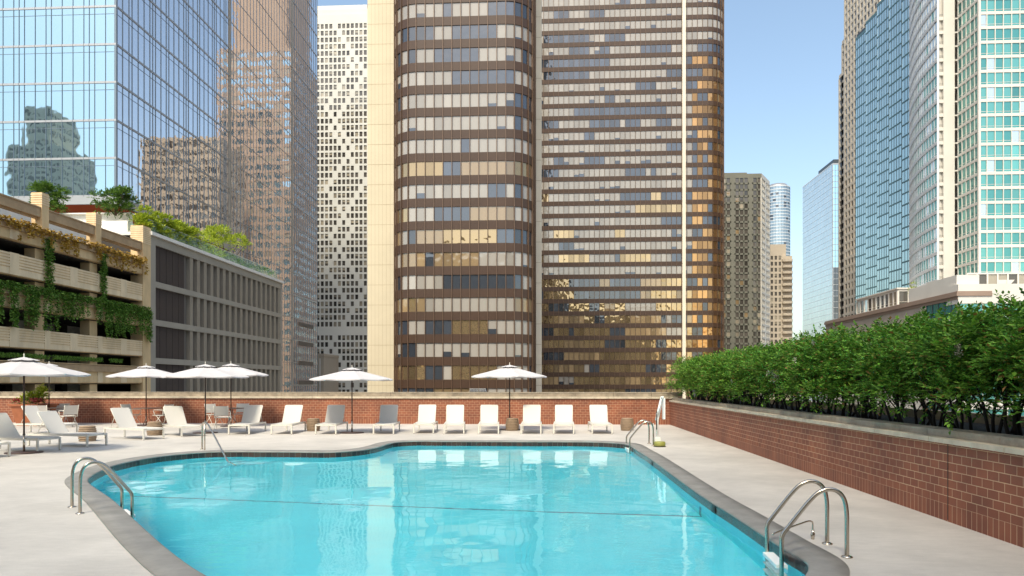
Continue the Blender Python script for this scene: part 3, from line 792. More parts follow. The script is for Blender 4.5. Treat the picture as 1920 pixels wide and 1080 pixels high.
sets = [((92, 798), 'round table of the leftmost dining set beside the terracotta planter', [(60, 797, 'cream armchair nearest the terracotta planter'), (77, 801.5, 'cream armchair seen from behind at the leftmost table'), (112, 795.5, 'cream armchair behind the leftmost table, next to the wall'), (128, 801, 'rightmost cream armchair of the leftmost table')]),
        ((276, 798.5), 'round table under the second umbrella behind two loungers', [(247, 798, 'cream armchair facing right at the second table'), (305, 799, 'cream armchair facing left at the second table')]),
        ((433, 798.5), 'round table of the dining set right of the handrail', [(402, 797, 'cream armchair at the left side of the third table'), (417, 804, 'cream armchair seen from behind in front of the third table'), (451, 795.5, 'cream armchair facing the camera behind the third table')])]
for (tx, ty), tl, chs in sets:
    c0 = ground(tx, ty); place(tp, ut, (c0.x, c0.y, 0), 0, tl)
    for cx_, cy_, cl_ in chs:
        p = ground(cx_, cy_); d = c0 - p
        place(cpz, uc, (p.x, p.y, 0), math.atan2(d.y, d.x), cl_)
# planter with plants
pp = ground(64, 797); pl = thing('terracotta_planter', 'square terracotta planter with lime green shrub and red flowers at the back wall', 'planter', (pp.x, pp.y, 0))
m_ = MB(); z1_ = .88
def taper(mb, c, a, b, z0_, z1_, m=0):
    mb.idx([(c[0] - a, c[1] - a, z0_), (c[0] + a, c[1] - a, z0_), (c[0] + a, c[1] + a, z0_), (c[0] - a, c[1] + a, z0_), (c[0] - b, c[1] - b, z1_), (c[0] + b, c[1] - b, z1_), (c[0] + b, c[1] + b, z1_), (c[0] - b, c[1] + b, z1_)],
           [(0, 3, 2, 1), (4, 5, 6, 7), (0, 1, 5, 4), (1, 2, 6, 5), (2, 3, 7, 6), (3, 0, 4, 7)], m)
taper(m_, (0, 0), .43, .58, 0, z1_ - .08); taper(m_, (0, 0), .63, .64, z1_ - .08, z1_); m_.build('pot', M['terracotta'], pl, world=False)
rnd = random.Random(3); m_ = MB(); foliage(m_, [((-.1, 0, 1.05), .3), ((.2, .1, 1.1), .26), ((.32, 0, 1.3), .2), ((-.3, 0, .98), .22), ((.36, 0, 1.48), .12)], 110, .15, .085, rnd); m_.build('lime_foliage', L['lime'], pl, world=False)
m_ = MB(); foliage(m_, [((.45, -.3, .92), .16), ((-.5, -.3, .92), .14), ((.1, -.45, .93), .12)], 160, .10, .06, rnd); m_.build('green_foliage', L['tree'], pl, world=False)
m_ = MB()
for _ in range(420): leaf(m_, Vector((rnd.choice([.45, -.45, .3]) + rnd.uniform(-.18, .18), -.35 + rnd.uniform(-.15, .15), .98 + rnd.uniform(0, .12))), rdir(rnd), .06, .8, 0, rnd)
m_.build('red_flowers', L['red'], pl, world=False)

# ladders
def smooth(P, it=2):
    P = [Vector(p) for p in P]
    for _ in range(it):
        Q = [P[0]]
        for i in range(len(P) - 1): Q += [P[i].lerp(P[i + 1], .25), P[i].lerp(P[i + 1], .75)]
        Q.append(P[-1]); P = Q
    return P
def ladder(f1, f2, side, lab, run=.62):
    a, b = ground(*f1), ground(*f2); e = (b - a).normalized(); w = (b - a).length
    d = Vector((e.y, -e.x, 0)) * side
    r = thing('pool_ladder', lab, 'pool ladder', a, group='steel pool ladders'); 
    for q in (a, b):
        P = lambda t, z: q + d * t + Vector((0, 0, z))
        m_ = MB(); m_.tube(smooth([P(0, .01), P(0, .25), P(0, .46), P(.03, .60), P(.12, .67), P(.24, .655), P(.34, .57), P(run - .06, .28), P(run, .20), P(run, .08), P(run, -.25), P(run, -.95)], 2), .0215, 14)
        o = m_.build('rail', M['steel'], r)
        m_ = MB(); m_.lathe([(0, 0), (.055, 0), (.055, .008), (.03, .018), (.0, .018)], (q.x, q.y, .001), 20); m_.build('flange', M['steel'], o)
    for z in (-.13, -.42, -.70):
        m_ = MB(); c0 = a + d * run; u = (e.x, e.y); nn = (d.x, d.y)
        m_.obox((c0.x, c0.y), u, nn, .025, w - .025, -.06, .05, z, z + .035); m_.obox((c0.x, c0.y), u, nn, .02, w - .02, -.065, -.055, z - .05, z + .03)
        m_.build('step', M['white_plastic'], r)
    return r
ladder((1551, 1020), (1588, 1045), 1, 'steel pool ladder in the right foreground with white steps')
ladder((135, 951), (150, 963), -1, 'steel pool ladder at the left edge of the pool, seen from the side')
ladder((1217, 832), (1225, 836.5), 1, 'small far steel pool ladder beside the white pool lift', .64)
# stair handrail
a = ground(379, 842.5); e2 = ground(425.5, 864.7, WZ); d = (e2 - a); d.z = 0; Ln = d.length; d.normalize()
hr = thing('stair_handrail', 'single steel handrail sloping from the deck down into the water', 'handrail', a)
P = lambda t, z: a + d * t + Vector((0, 0, z))
m_ = MB(); m_.tube(smooth([P(0, .01), P(0, .3), P(0, .58), P(.04, .68), P(.18, .72), P(.45, .70), P(.75, .58), P(Ln * .6, .32), P(Ln, -.1), P(Ln + .7, -.48)], 2), .021, 12); m_.build('rail', M['steel'], hr)
m_ = MB(); m_.tube([P(.24, .0), P(.24, .71)], .018, 10); m_.build('post', M['steel'], hr)
m_ = MB(); m_.lathe([(0, 0), (.055, 0), (.055, .01), (.0, .012)], (a.x, a.y, .001), 18); m_.build('flange', M['steel'], hr)
# fill spout
a = ground(1524, 1011); m_ = MB(); sp_ = thing('fill_spout', 'thin curved steel fill spout with a fitting behind the right ladder', 'spout', a)
tgt = ground(1449, 1002, .2)
P = lambda t, z: a + (Vector((tgt.x - a.x, tgt.y - a.y, 0))) * t + Vector((0, 0, z))
m_.tube(smooth([P(0, .08), P(0, .14), P(.0, .19), P(.10, .215), P(.3, .215), P(.95, .21), P(1, .2)], 2), .009, 10); m_.build('spout', M['steel'], sp_)
m_ = MB(); m_.lathe([(0, 0), (.018, 0), (.018, .02), (.023, .03), (.023, .065), (.014, .075), (.014, .10), (0, .1)], (a.x, a.y, .0), 14); m_.build('fitting', M['steel'], sp_)
# skimmer slots on the tile band
for px, lab in ((1220, 'black skimmer mouth in the tile band by the far ladder'), (1345, 'black skimmer mouth in the tile band right of the dark floor line')):
    y0 = ground(px, 861 if px == 1220 else 944).y
    k_ = min(range(n), key=lambda i: abs(wl[i].y - y0) + (10 if wl[i].x < 0 else 0)); a_, b_ = wl[k_ - 1], wl[(k_ + 1) % n]
    dn = Vector(((b_ - a_).y, -(b_ - a_).x)).normalized() * -.012
    m_ = MB(); m_.face([(b_.x + dn.x, b_.y + dn.y, -.03), (a_.x + dn.x, a_.y + dn.y, -.03), (a_.x + dn.x, a_.y + dn.y, -.17), (b_.x + dn.x, b_.y + dn.y, -.17)])
    m_.face([(a_.x, a_.y, -.03), (b_.x, b_.y, -.03), (b_.x + dn.x, b_.y + dn.y, -.03), (a_.x + dn.x, a_.y + dn.y, -.03)])
    tag(m_.build('skimmer_mouth', M['black']), lab, 'skimmer', 'skimmer mouths')
# pool lift
a = ground(1233, 836); lf = thing('pool_lift', 'white pool access lift with olive green base by the far ladder', 'pool lift', a)
m_ = MB(); m_.lathe([(0, .01), (.14, .01), (.155, .03), (.155, .12), (.13, .14), (0, .14)], (a.x + .02, a.y - .25, 0), 24); m_.build('base_cover', M['olive'], lf)
m_ = MB(); m_.lathe([(0, .0), (.17, .0), (.17, .01), (0, .01)], (a.x + .02, a.y - .25, .001), 24, 0); m_.build('base_plate', M['black'], lf)
m_ = MB(); m_.box(a.x - .09, a.y - .1, 0.002, a.x + .07, a.y + .1, .24); m_.build('base_block', M['white_plastic'], lf)
m_ = MB(); m_.tube([(a.x - .01, a.y, .241), (a.x - .01, a.y, .9)], .035, 12); m_.build('mast', M['white_plastic'], lf)
m_ = MB(); m_.tube([(a.x - .05, a.y - .03, .7), (a.x + .1, a.y - .03, 1.33)], .028, 10); m_.tube([(a.x + .02, a.y + .03, .72), (a.x + .14, a.y + .03, 1.33)], .018, 10); m_.tube([(a.x + .08, a.y - .05, 1.33), (a.x + .16, a.y - .05, 1.34)], .03, 10); m_.build('arm', M['white_plastic'], lf)
m_ = MB(); m_.box(a.x + .14, a.y - .16, .74, a.x + .185, a.y + .12, 1.31); m_.build('folded_seat', M['white_plastic'], lf)
m_ = MB(); m_.tube([(a.x - .03, a.y - .04, .45), (a.x - .03, a.y - .05, .95)], .016, 8); m_.build('actuator', M['black'], lf)
m_ = MB(); m_.tube([(a.x - .11, a.y, .24), (a.x - .11, a.y, .62), (a.x - .17, a.y, .56)], .012, 8); m_.build('handle', M['white_plastic'], lf)
# wire rack leaning above the back wall
yb = WY + .25; m_ = MB(); x0, x1 = atY(879, yb), atY(912, yb); z0_, z1_ = 1.352, zat(729.3, x0, yb)
rk = thing('wire_rack', 'low slanting wire rack standing on the coping of the back wall', 'rack', ((x0 + x1) / 2, yb, z0_))
m_.tube([(x0, yb, z0_), (x0 + .05, yb + .1, z1_), (x1 - .05, yb + .1, z1_), (x1, yb, z0_)], .009, 6)
for k in range(1, 12):
    xx = x0 + (x1 - x0) * k / 12; m_.tube([(xx, yb, z0_), (xx, yb + .1, z1_)], .006, 5)
for f in (.3, .6): m_.tube([(x0 + .02, yb + .1 * f, z0_ + (z1_ - z0_) * f), (x1 - .02, yb + .1 * f, z0_ + (z1_ - z0_) * f)], .006, 5)
m_.build('wire_grid', M['alu'], rk)

# ================================================================== PARKING GARAGE (left)
GX = -41.8
gy0, gy1 = 34.0, atX(281, GX)
gr = thing('parking_garage', 'beige concrete parking garage with open decks and hanging vines', 'building', (GX, 60, -25))
yc = gy1 - .6
Zc = lambda py: zat(py, GX, yc)
lv = [(518, 491, 'plain'), (568, 533, 'slat'), (614, 581, 'plain'), (670, 638, 'slat'), (720, 686, 'plain'), (771, 736, 'slat')]
piers = [atX(x, GX) for x in (255, 174, 74)]; pw = 1.25
piers = [atX(268, GX), atX(183, GX), atX(83, GX)]; piers += [piers[-1] - 7.3, piers[-1] - 14.6]
for zb_, zt_, kd in lv:
    z0_, z1_ = Zc(zb_) + .10, Zc(zt_) - .12; mm = MB()
    mm.box(GX - .35, gy0, z0_, GX, gy1 - 1.3, z1_, 0)
    mm.box(GX - .35, gy0, z0_ - .04, GX - .12, gy1 - 1.3, z0_, 0)
    yy = gy1 - 1.3
    for pi, p in enumerate(piers):
        for off_, wv in ((-.32, .34), (3.4, .5)):
            yq = p - off_ if off_ < 0 else p - off_
            mm.box(GX, p - off_ - wv, z0_ + .02, GX + .06, p - off_ + wv, z1_ + .02, 1)
    if kd == 'slat':
        hh = (z1_ - z0_)
        for k in range(5):
            zz = z0_ + hh * (.36 + .135 * k); mm.box(GX + .0, gy0, zz, GX + .05, gy1 - 1.35, zz + hh * .09, 1)
        mm.box(GX, gy0, z0_ + .04, GX + .03, gy1 - 1.35, z0_ + hh * .31, 1)
    else:
        hh = z1_ - z0_
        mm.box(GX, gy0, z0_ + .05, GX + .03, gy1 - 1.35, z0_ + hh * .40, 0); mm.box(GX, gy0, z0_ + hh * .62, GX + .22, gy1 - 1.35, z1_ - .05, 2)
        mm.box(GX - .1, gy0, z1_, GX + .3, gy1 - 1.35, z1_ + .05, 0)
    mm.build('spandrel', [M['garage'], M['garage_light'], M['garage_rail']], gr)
for i, p in enumerate(piers):
    mm = MB()
    if i == 0:
        ztop = zat(428, GX, gy1); y0_, y1_ = gy1 - 1.45, gy1; x1_ = GX + .10
        mm.box(GX - 1.2, y0_, -25, x1_, y1_, ztop, 0)
        for k in range(9): mm.box(GX - 1.23, y0_ - .03, ztop - .25 - .19 * k, x1_ + .03, y1_ + .02, ztop - .25 - .19 * k + .10, 1)
    else:
        mm.box(GX - 1.3, p - .55, -25, GX - .40, p + .55, Zc(491) + .1, 0)
        ztop = Zc(452) + .95; mm.box(GX - .8, p - .42, Zc(491) + .12, GX + .10, p + .42, ztop, 0)
        for k in range(5): mm.box(GX - .83, p - .45, ztop - .22 - .19 * k, GX + .13, p + .45, ztop - .22 - .19 * k + .10, 1)
    mm.build('column', [M['garage'], M['garage_light']], gr)
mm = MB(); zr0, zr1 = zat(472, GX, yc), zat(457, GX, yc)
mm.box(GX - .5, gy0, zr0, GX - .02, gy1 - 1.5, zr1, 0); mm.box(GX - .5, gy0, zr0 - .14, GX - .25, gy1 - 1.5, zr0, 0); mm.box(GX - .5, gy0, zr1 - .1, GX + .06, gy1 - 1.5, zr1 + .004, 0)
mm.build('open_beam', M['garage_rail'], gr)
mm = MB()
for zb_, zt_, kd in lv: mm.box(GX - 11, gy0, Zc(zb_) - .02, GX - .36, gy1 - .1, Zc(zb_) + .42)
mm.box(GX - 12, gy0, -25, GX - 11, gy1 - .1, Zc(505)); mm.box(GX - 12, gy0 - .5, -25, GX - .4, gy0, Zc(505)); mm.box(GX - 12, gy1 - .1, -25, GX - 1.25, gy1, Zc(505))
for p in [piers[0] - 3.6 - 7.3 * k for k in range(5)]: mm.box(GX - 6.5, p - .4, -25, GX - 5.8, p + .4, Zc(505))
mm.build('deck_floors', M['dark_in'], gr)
mm = MB()
for yb_ in (piers[2] - 3.2, ):
    for zz in (Zc(650), Zc(548)):
        mm.box(GX - .5, yb_ - 1.6, zz - .55, GX - .42, yb_ + 1.9, zz - .05)
mm.build('sign_board', mat('dark sign board', (.02, .022, .03), .5), gr)
fd = bpy.data.curves.new('sign_text', 'FONT'); fd.body = 'PARKING'; fd.size = .42; fd.extrude = .005; fd.align_x = 'CENTER'
fo = bpy.data.objects.new('sign_text', fd); C.objects.link(fo); fo.parent = gr; fo.rotation_euler = (R(90), 0, R(90))
dg_ = None
fo.location = Vector((GX - .41, piers[2] - 3.05, Zc(650) - .47)) - ORG[gr.name]; fd.materials.append(mat('sign lettering', (.12, .14, .15), .5))
bpy.context.view_layer.update()
me_ = bpy.data.meshes.new_from_object(fo); fo2 = bpy.data.objects.new('sign_lettering', me_); C.objects.link(fo2); fo2.parent = gr; fo2.location = fo.location; fo2.rotation_euler = fo.rotation_euler; bpy.data.objects.remove(fo)
# ivy and vines on the garage
def vine(name, strands, lm, lab, dens=26, ls=.16, sp_=.16, seed=1, cat='vine'):
    rnd = random.Random(seed); mb = MB()
    for (x, y, z, ln) in strands:
        nn = int(ln * dens) + 3
        for k in range(nn):
            t = rnd.random(); leaf(mb, Vector((x + rnd.gauss(.05, sp_ * .5), y + rnd.gauss(0, sp_) * (1 - .5 * t), z - ln * t)), Vector((rnd.uniform(.1, 1), rnd.uniform(-.8, .8), rnd.uniform(-1, .2))), ls * rnd.uniform(.7, 1.25), .75, 0, rnd)
    return tag(mb.build(name, lm), lab, cat, 'vines on the parking garage')
rnd = random.Random(5)
sd = [(GX + .32, y, Zc(491) + .2 + rnd.uniform(-.1, .15), rnd.choice([.3, .4, .6, 1.5]) * rnd.uniform(.7, 1.2)) for y in [gy0 + 3 + k * .22 for k in range(int((gy1 - gy0 - 4) / .22))]]
vine('trailing_vine', sd, L['gold'], 'golden brown trailing vine along the top deck edge', 24, .24, .10, 2)
def ivy_band(px0, px1, l0, l1, seed, lab, prob=1.):
    y0_, y1_ = atX(px0, GX), atX(px1, GX); rr = random.Random(seed); out = []
    y = y0_
    while y < y1_:
        long_ = rr.random() < .28
        out.append((GX + .30, y, Zc(581) + .25, rr.uniform(.5, .95) * l0)); 
        if long_: out.append((GX + .36, y, Zc(581) - .1, rr.uniform(.6, 1) * l1)); out.append((GX + .36, y + .1, Zc(581) - .1, rr.uniform(.6, 1) * l1))
        y += .13
    vine('ivy', out, L['vine'], lab, 30, .17, .13, seed)
ivy_band(-60, 101, .9, 3.2, 4, 'green ivy curtain hanging from the middle deck at the left edge')
ivy_band(106, 186, .8, 2.2, 6, 'thin green ivy hanging between the two climbing ivy columns')
ivy_band(190, 276, 1.5, 3.3, 8, 'thickest green ivy curtain next to the garage corner pier')
for px, lab, w_, s_ in ((88, 'green ivy column climbing the left garage pier from golden vine down', .34, 21), (190, 'narrow green ivy column climbing the right garage pier', .24, 22)):
    y = atX(px, GX); vine('climbing_ivy', [(GX + .14, y + dy, Zc(500), Zc(500) - Zc(582)) for dy in (-.3, -.1, .1, .3)], L['vine'], lab, 55, .17, w_ * .5, s_)
for px0, px1, lab, s_ in ((-30, 88, 'grassy plants in the lower garage planter behind the nearest umbrella', 31), (98, 188, 'grassy plants in the lower garage planter between two piers', 32), (205, 226, 'small tuft of plants in the lower garage planter at the corner', 33)):
    y0_, y1_ = atX(px0, GX), atX(px1, GX); rr = random.Random(s_); mb = MB()
    for _ in range(int((y1_ - y0_) * 110)):
        leaf(mb, Vector((GX + rr.uniform(-.1, .28), rr.uniform(y0_, y1_), Zc(686) + .1 + rr.uniform(0, .3))), Vector((rr.uniform(-.5, .6), rr.uniform(-.6, .6), 1)), .25 * rr.uniform(.5, 1.1), .3, 0, rr)
    tag(mb.build('planter_grass', L['vine']), lab, 'plants', 'plants in the garage planters')

# ================================================================== GREY SCREEN BUILDING
sy0, sy1 = gy1 + .02, atX(528, GX); sb = thing('screened_building', 'low grey building clad in folded metal panels with roof garden', 'building', (GX, sy0, -25))
zt_ = zat(431, GX, sy0); zt2 = zat(530, GX, sy1)
zt_ = (zt_ + zt2) / 2
yl0, yl1 = atX(291, GX), atX(349, GX)
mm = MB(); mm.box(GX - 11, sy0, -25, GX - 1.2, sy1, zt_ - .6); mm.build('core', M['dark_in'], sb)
fh_ = 3.95 * 1.0; za_ = zat(455, GX, yl0)
levels = [zt_ - 1.0 - 4.02 * k for k in range(9)]
mm = MB(); mm.box(GX - 1.3, sy0, -25, GX + .05, yl0, zt_ - .35); mm.box(GX - 1.2, sy1 - .5, -25, GX + .02, sy1, zt_ - .35)
for z in levels: mm.box(GX - 1.2, yl0, z - .62 if z != levels[0] else z - .2, GX + .03, sy1 - .5, z)
mm.box(GX - 1.3, sy0, levels[0], GX + .04, sy1, zt_ - .35)
mm.build('frame', M['grey_frame'], sb)
mm = MB(); mm.box(GX - 11.2, sy0 - .2, zt_ - .35, GX + .35, sy1 + .2, zt_); mm.build('roof_edge', M['white_wall'], sb)
lvm = bpy.data.materials.new('dark louvre'); lvm.use_nodes = True; t_ = lvm.node_tree; p_ = t_.nodes['Principled BSDF']; p_.inputs['Base Color'].default_value = (.055, .042, .042, 1); p_.inputs['Roughness'].default_value = .5
w_ = N(t_, 'ShaderNodeTexWave', bands_direction='Z', i_Scale=3.2); tc_ = N(t_, 'ShaderNodeTexCoord'); t_.links.new(tc_.outputs['Object'], w_.inputs[0]); b_ = N(t_, 'ShaderNodeBump', i_Distance=.05); t_.links.new(w_.outputs[1], b_.inputs['Height']); t_.links.new(b_.outputs[0], p_.inputs['Normal'])
for k, z in enumerate(levels[:-1]):
    zb_ = levels[k + 1]; ztp = z - (.2 if k == 0 else .62)
    for i in range(5):
        a_, b__ = yl0 + (yl1 - yl0) * i / 5, yl0 + (yl1 - yl0) * (i + 1) / 5
        if k < 5:
            m2 = MB(); m2.box(GX - .5, a_ + .03, zb_, GX - .22, b__ - .03, ztp); m2.build('louvre', lvm, sb)
    ny = 17
    yy = [yl1 + (sy1 - .5 - yl1) * i / ny for i in range(ny + 1)]
    for i in range(ny):
        a_, b__ = yy[i], yy[i + 1]; mid = a_ + (b__ - a_) * .55
        m2 = MB()
        mid = b__ - (b__ - a_) * .42
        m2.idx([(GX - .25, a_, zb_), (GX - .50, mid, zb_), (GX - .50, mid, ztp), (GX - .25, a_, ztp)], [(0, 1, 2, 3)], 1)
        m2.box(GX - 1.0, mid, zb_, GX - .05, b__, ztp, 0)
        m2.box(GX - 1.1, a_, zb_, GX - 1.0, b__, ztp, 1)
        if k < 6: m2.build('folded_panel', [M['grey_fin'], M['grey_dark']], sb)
# roof garden
mm = MB(); gl_ = thing('glass_balustrade', 'long clear glass balustrade edging the roof garden above the grey panels', 'railing', (GX, sy0, zt_))
yy = sy0 + .3; k = 0
while yy < sy1 - 1:
    ye = min(yy + 1.9, sy1 - 1); m2 = MB(); m2.box(GX - .34, yy, zt_ + .004, GX - .32, ye - .04, zt_ + 1.35); m2.build('glass_panel', G['rail'], gl_)
    yy = ye
mm.box(GX - .36, sy0 + .3, zt_ + 1.35, GX - .30, sy1 - 1, zt_ + 1.39); mm.build('top_rail', M['white_paint'], gl_)
def bush(name, cl, lm, lab, seed, per=14, ln=.4, ls=.2, cat='shrub', trunk=None, grp=None):
    r = thing(name, lab, cat, cl[0][0] if not trunk else trunk, group=grp)
    rnd = random.Random(seed); mb = MB(); foliage(mb, [(c, rr) for c, rr in cl], per, ln, ls, rnd, nl=6); mb.build('crown' if trunk else 'foliage', lm, r)
    if trunk:
        mb = MB(); t = Vector(trunk); 
        for (c, rr) in cl[:6]:
            c = Vector(c); mb.tube([t, t.lerp(c, .4) + Vector((0, 0, .3)), c], [.09, .06, .02], 6)
        mb.build('trunk', M['bark2'], r)
    return r
def on_side(px, py, X): Y = atX(px, X); return (X, Y, zat(py, X, Y))
rnd = random.Random(9)
cl = []
for px in range(262, 372, 2):
    X_ = GX - .9; Y_ = atX(px, X_); cl.append(((X_ + rnd.uniform(-.5, .3), Y_, zt_ + rnd.uniform(.4, 2.3)), rnd.uniform(.4, .7)))
bush('climbing_shrub', cl, L['lime'], 'sunlit climbing shrub over the pergola at the roof garden corner', 41, 16, .4, .24, grp='roof garden planting')
cl = []
for px in range(372, 420, 5): Y_ = atX(px, GX - .9); cl.append(((GX - .9, Y_, zt_ + rnd.uniform(.3, 1.1)), rnd.uniform(.35, .5)))
bush('low_shrub', cl, L['lime'], 'low yellow green shrub bank behind the glass in the middle of the roof garden', 42, 16, .35, .22, grp='roof garden planting')
cl = []
for px in range(424, 512, 5): Y_ = atX(px, GX - .9); cl.append(((GX - .8, Y_, zt_ + rnd.uniform(.2, .9)), rnd.uniform(.3, .45)))
bush('low_shrub', cl, L['tree'], 'darker low shrubs behind the glass at the far end of the roof garden', 43, 12, .35, .22, grp='roof garden planting')
Xt = GX - 3; t0 = on_side(425, 480, Xt); cl = [((Xt + rnd.uniform(-1, 1), atX(px, Xt), zat(py, Xt, atX(px, Xt))), r_ * 1.3) for px, py, r_ in ((400, 445, .7), (412, 438, .8), (425, 440, .9), (437, 452, .7), (446, 462, .5), (405, 455, .7), (420, 458, .8), (452, 448, .3), (392, 452, .4))]
bush('small_tree', cl, L['lime'], 'bright yellow green tree standing in the roof garden', 44, 10, .5, .25, 'tree', (t0[0], t0[1], zt_ - .2))

# white terrace block behind the garage
tb_ = thing('terrace_block', 'white stepped terrace walls with glass rail behind the garage beam', 'building', (GX - 5, 80, -25))
mm = MB(); x0 = GX - 11.5; yA, yB = 50, gy1 + 1.8
zt1 = zat(402, GX - 7, gy1 + 4); 
mm.box(x0, 30, -25, GX - 6.5, gy1 + 12, zt1 - 2.6, 0); mm.box(x0, gy1 + 1, zt1 - 2.6, GX - 3, gy1 + 1.5, zt1 - 1.4, 0)
mm.box(x0 - 30, gy1 + 4, -25, GX - 4.5, gy1 + 4.5, zt1, 0); mm.box(x0 - 30, gy1 + 3.6, zt1, GX - 4.2, gy1 + 4.6, zt1 + .12, 0)
mm.build('white_walls', M['white_wall'], tb_)
mm = MB(); mm.box(GX - 12.5, gy1 + 1.5, zt_ - .3, GX - .4, gy1 + 1.56, zt_ + 1.2); mm.build('glass_rail', G['rail'], tb_)
for px, py, lab, s_ in ((82, 372, 'dark green tree behind the left garage post, in front of the glass tower', 51), (216, 378, 'fuller green tree in front of the orange soffit', 52)):
    Y_ = gy1 + 3.0; X_ = atY(px, Y_); base = (X_, Y_, zat(py + 26, X_, Y_)); rr = random.Random(s_); cl = []
    for k in range(15): cl.append(((X_ + rr.uniform(-1.5, 1.5), Y_ + rr.uniform(-1, 1), base[2] + rr.uniform(.2, 2.6)), rr.uniform(.35, .65)))
    bush('terrace_tree', cl, L['tree'], lab, s_, 16, .5, .26, 'tree', base)

# ================================================================== TOWERS
# 1. mirror glass office tower (left)
TX = -85.0; TFH = 7.4; ty0, ty1 = atX(218, TX), atX(595, TX); T1 = thing('glass_tower', 'sky blue mirror glass office tower filling the upper left', 'building', (TX, ty0, -25))
zb1 = zat(369, TX, ty0); nf = 15
def pk_sky(k, i, r): return 0
facade(T1, [(TX - 90, ty0), (TX, ty0)], zb1, nf, TFH, 2.2, .055, [M['alu'], M['alu_mid']], [G['sky']], pk_sky, (.07, .05), .06, .05, .4, (.82,), .0015, pattern=[2.2, 2.2, 1.1, 2.2, 2.2, 2.2, 1.1, 1.1], nmax=100)
ys2, ys3 = atX(431, TX), atX(548, TX)
facade(T1, [(TX, ty0), (TX, ys2)], zb1, nf, TFH, 2.2, .055, [M['alu'], M['alu_mid']], [G['side']], pk_sky, (.07, .05), .06, .05, .4, (.82,), .0015, pattern=[2.2, 2.2, 1.1, 2.2, 2.2, 2.2, 1.1, 1.1], nmax=60)
facade(T1, [(TX, ys2), (TX, ys3)], zb1 - TFH * 7, nf + 7, TFH, 2.2, .02, [M['alu'], M['alu_mid']], [G['side']], pk_sky, (.04, .03), .06, .02, .4, (), .002, nmax=20)
facade(T1, [(TX, ys3), (TX, ty1)], zb1 - TFH * 7, nf + 7, TFH, 2.2, .055, [M['alu'], M['alu_mid']], [G['side']], pk_sky, (.07, .05), .06, .05, .4, (), .0015, nmax=20)
zt1_ = zb1 + nf * TFH
mm = MB(); mm.box(TX - 89, ty0 + .45, zb1 + .01, TX - .45, ty1 - .1, zt1_); mm.box(TX - 88, ys2 + .3, -25, TX - .45, ty1 - .1, zb1); mm.build('core', M['alu_dark'], T1)
mm = MB()
for y in (ys2, ys3): mm.box(TX - .3, y - .35, -25, TX + .25, y + .35, zt1_ + 1)
mm.build('pilasters', M['grey_frame'], T1)
mm = MB(); mm.box(TX - 90, ty0 - .1, zb1 - 1.4, TX + .1, ty1 * .0 + ys2, zb1, 0); mm.build('base_fascia', M['alu'], T1)
mm = MB(); mm.box(TX - 89, ty0 + .3, zb1 - 1.43, TX - .3, ys2 - .3, zb1 - 1.405); mm.build('soffit', M['orange'], T1)
mm = MB(); mm.box(TX - 88, ty0 + 14, -25, TX - 8, ys2, zb1 - 1.44); mm.build('recessed_lobby', M['dark_in'], T1)
for py_ in (607, 643, 680, 717):
    mm = MB(); ya_, yb2 = atX(559, TX), atX(587, TX); zz = zat(py_, TX, ya_); mm.box(TX - .2, ya_, zz - .7, TX + .12, yb2, zz + .7, 0)
    for q in range(5): mm.box(TX + .121, ya_ + .3, zz - .55 + .26 * q, TX + .2, yb2 - .3, zz - .45 + .26 * q, 1)
    mm.build('vent_band', [M['brownst'], M['alu_dark']], T1)
# 2. small brown block under the tower
yb_ = 285; xa_, xb_ = atY(588, yb_), atY(607, yb_); lb = thing('annex_block', 'small tan annex block at the foot of the glass tower beside the gridded tower', 'building', (xa_, yb_, -25))
mm = MB(); mm.box(xa_ - 6, yb_, -25, xb_, yb_ + 20, zat(666, xa_, yb_), 0); mm.box(xa_ - 6, yb_ - .2, zat(668, xa_, yb_), xb_ + .2, yb_ + 20, zat(663, xa_, yb_), 0)
mm.box((xa_ + xb_) / 2 + .3, yb_ - .1, -25, (xa_ + xb_) / 2 + .8, yb_, zat(672, xa_, yb_), 1); mm.build('stone_block', [M['beige'], M['white_wall']], lb)
# 3. white gridded tower
Y3 = 322; X3a, X3b = atY(560, Y3), atY(689, Y3); zt3 = zat(19, X3a, Y3); T3 = thing('gridded_tower', 'slim cream white tower with small square windows and zigzag blanks', 'building', (X3a, Y3, -25))
ncol = 16; pit3 = (X3b - X3a) / ncol; fl3 = int((zt3 - 4.5 + 25) // 3.03)
def pk3(k, i, r):
    kk = fl3 - k
    if 0 <= 4 - k < 0: return None
    tri = lambda q, per, amp: abs(((q % per) / per) * 2 - 1) * amp
    p1 = 15 - tri(kk, 16, 8); p2 = 6 + tri(kk + 5, 12, 6)
    if abs(i - p1) < .5 or (kk > 5 and abs(i - p2) < .5): return None
    if k in (int((zat(626, X3b, Y3) + 25) / 3.03),): return None
    f = r.random()
    return 0 if f < .6 else 1 if f < .75 else (1, 0, r.uniform(.25, .6))
facade(T3, [(X3a, Y3), (X3b, Y3)], -25, fl3, 3.03, pit3, .30, [M['white_con'], M['white_con']], [G['plain'], G['plain_b']], pk3, (.62, .03), .25, .02, .4, (), .004, nmax=100, top=4.2)
mm = MB(); mm.box(X3a, Y3 + .42, -25, X3b, Y3 + 30, zt3 - 4); mm.box(X3a - .1, Y3 + .43, zt3 - 4, X3b, Y3 + 30, zt3); mm.build('body', M['white_con'], T3)
mm = MB(); mm.box(X3a + 3, Y3 + 5, zt3, X3b - 1.5, Y3 + 25, zt3 + 4.2); mm.build('penthouse', M['white_con'], T3)
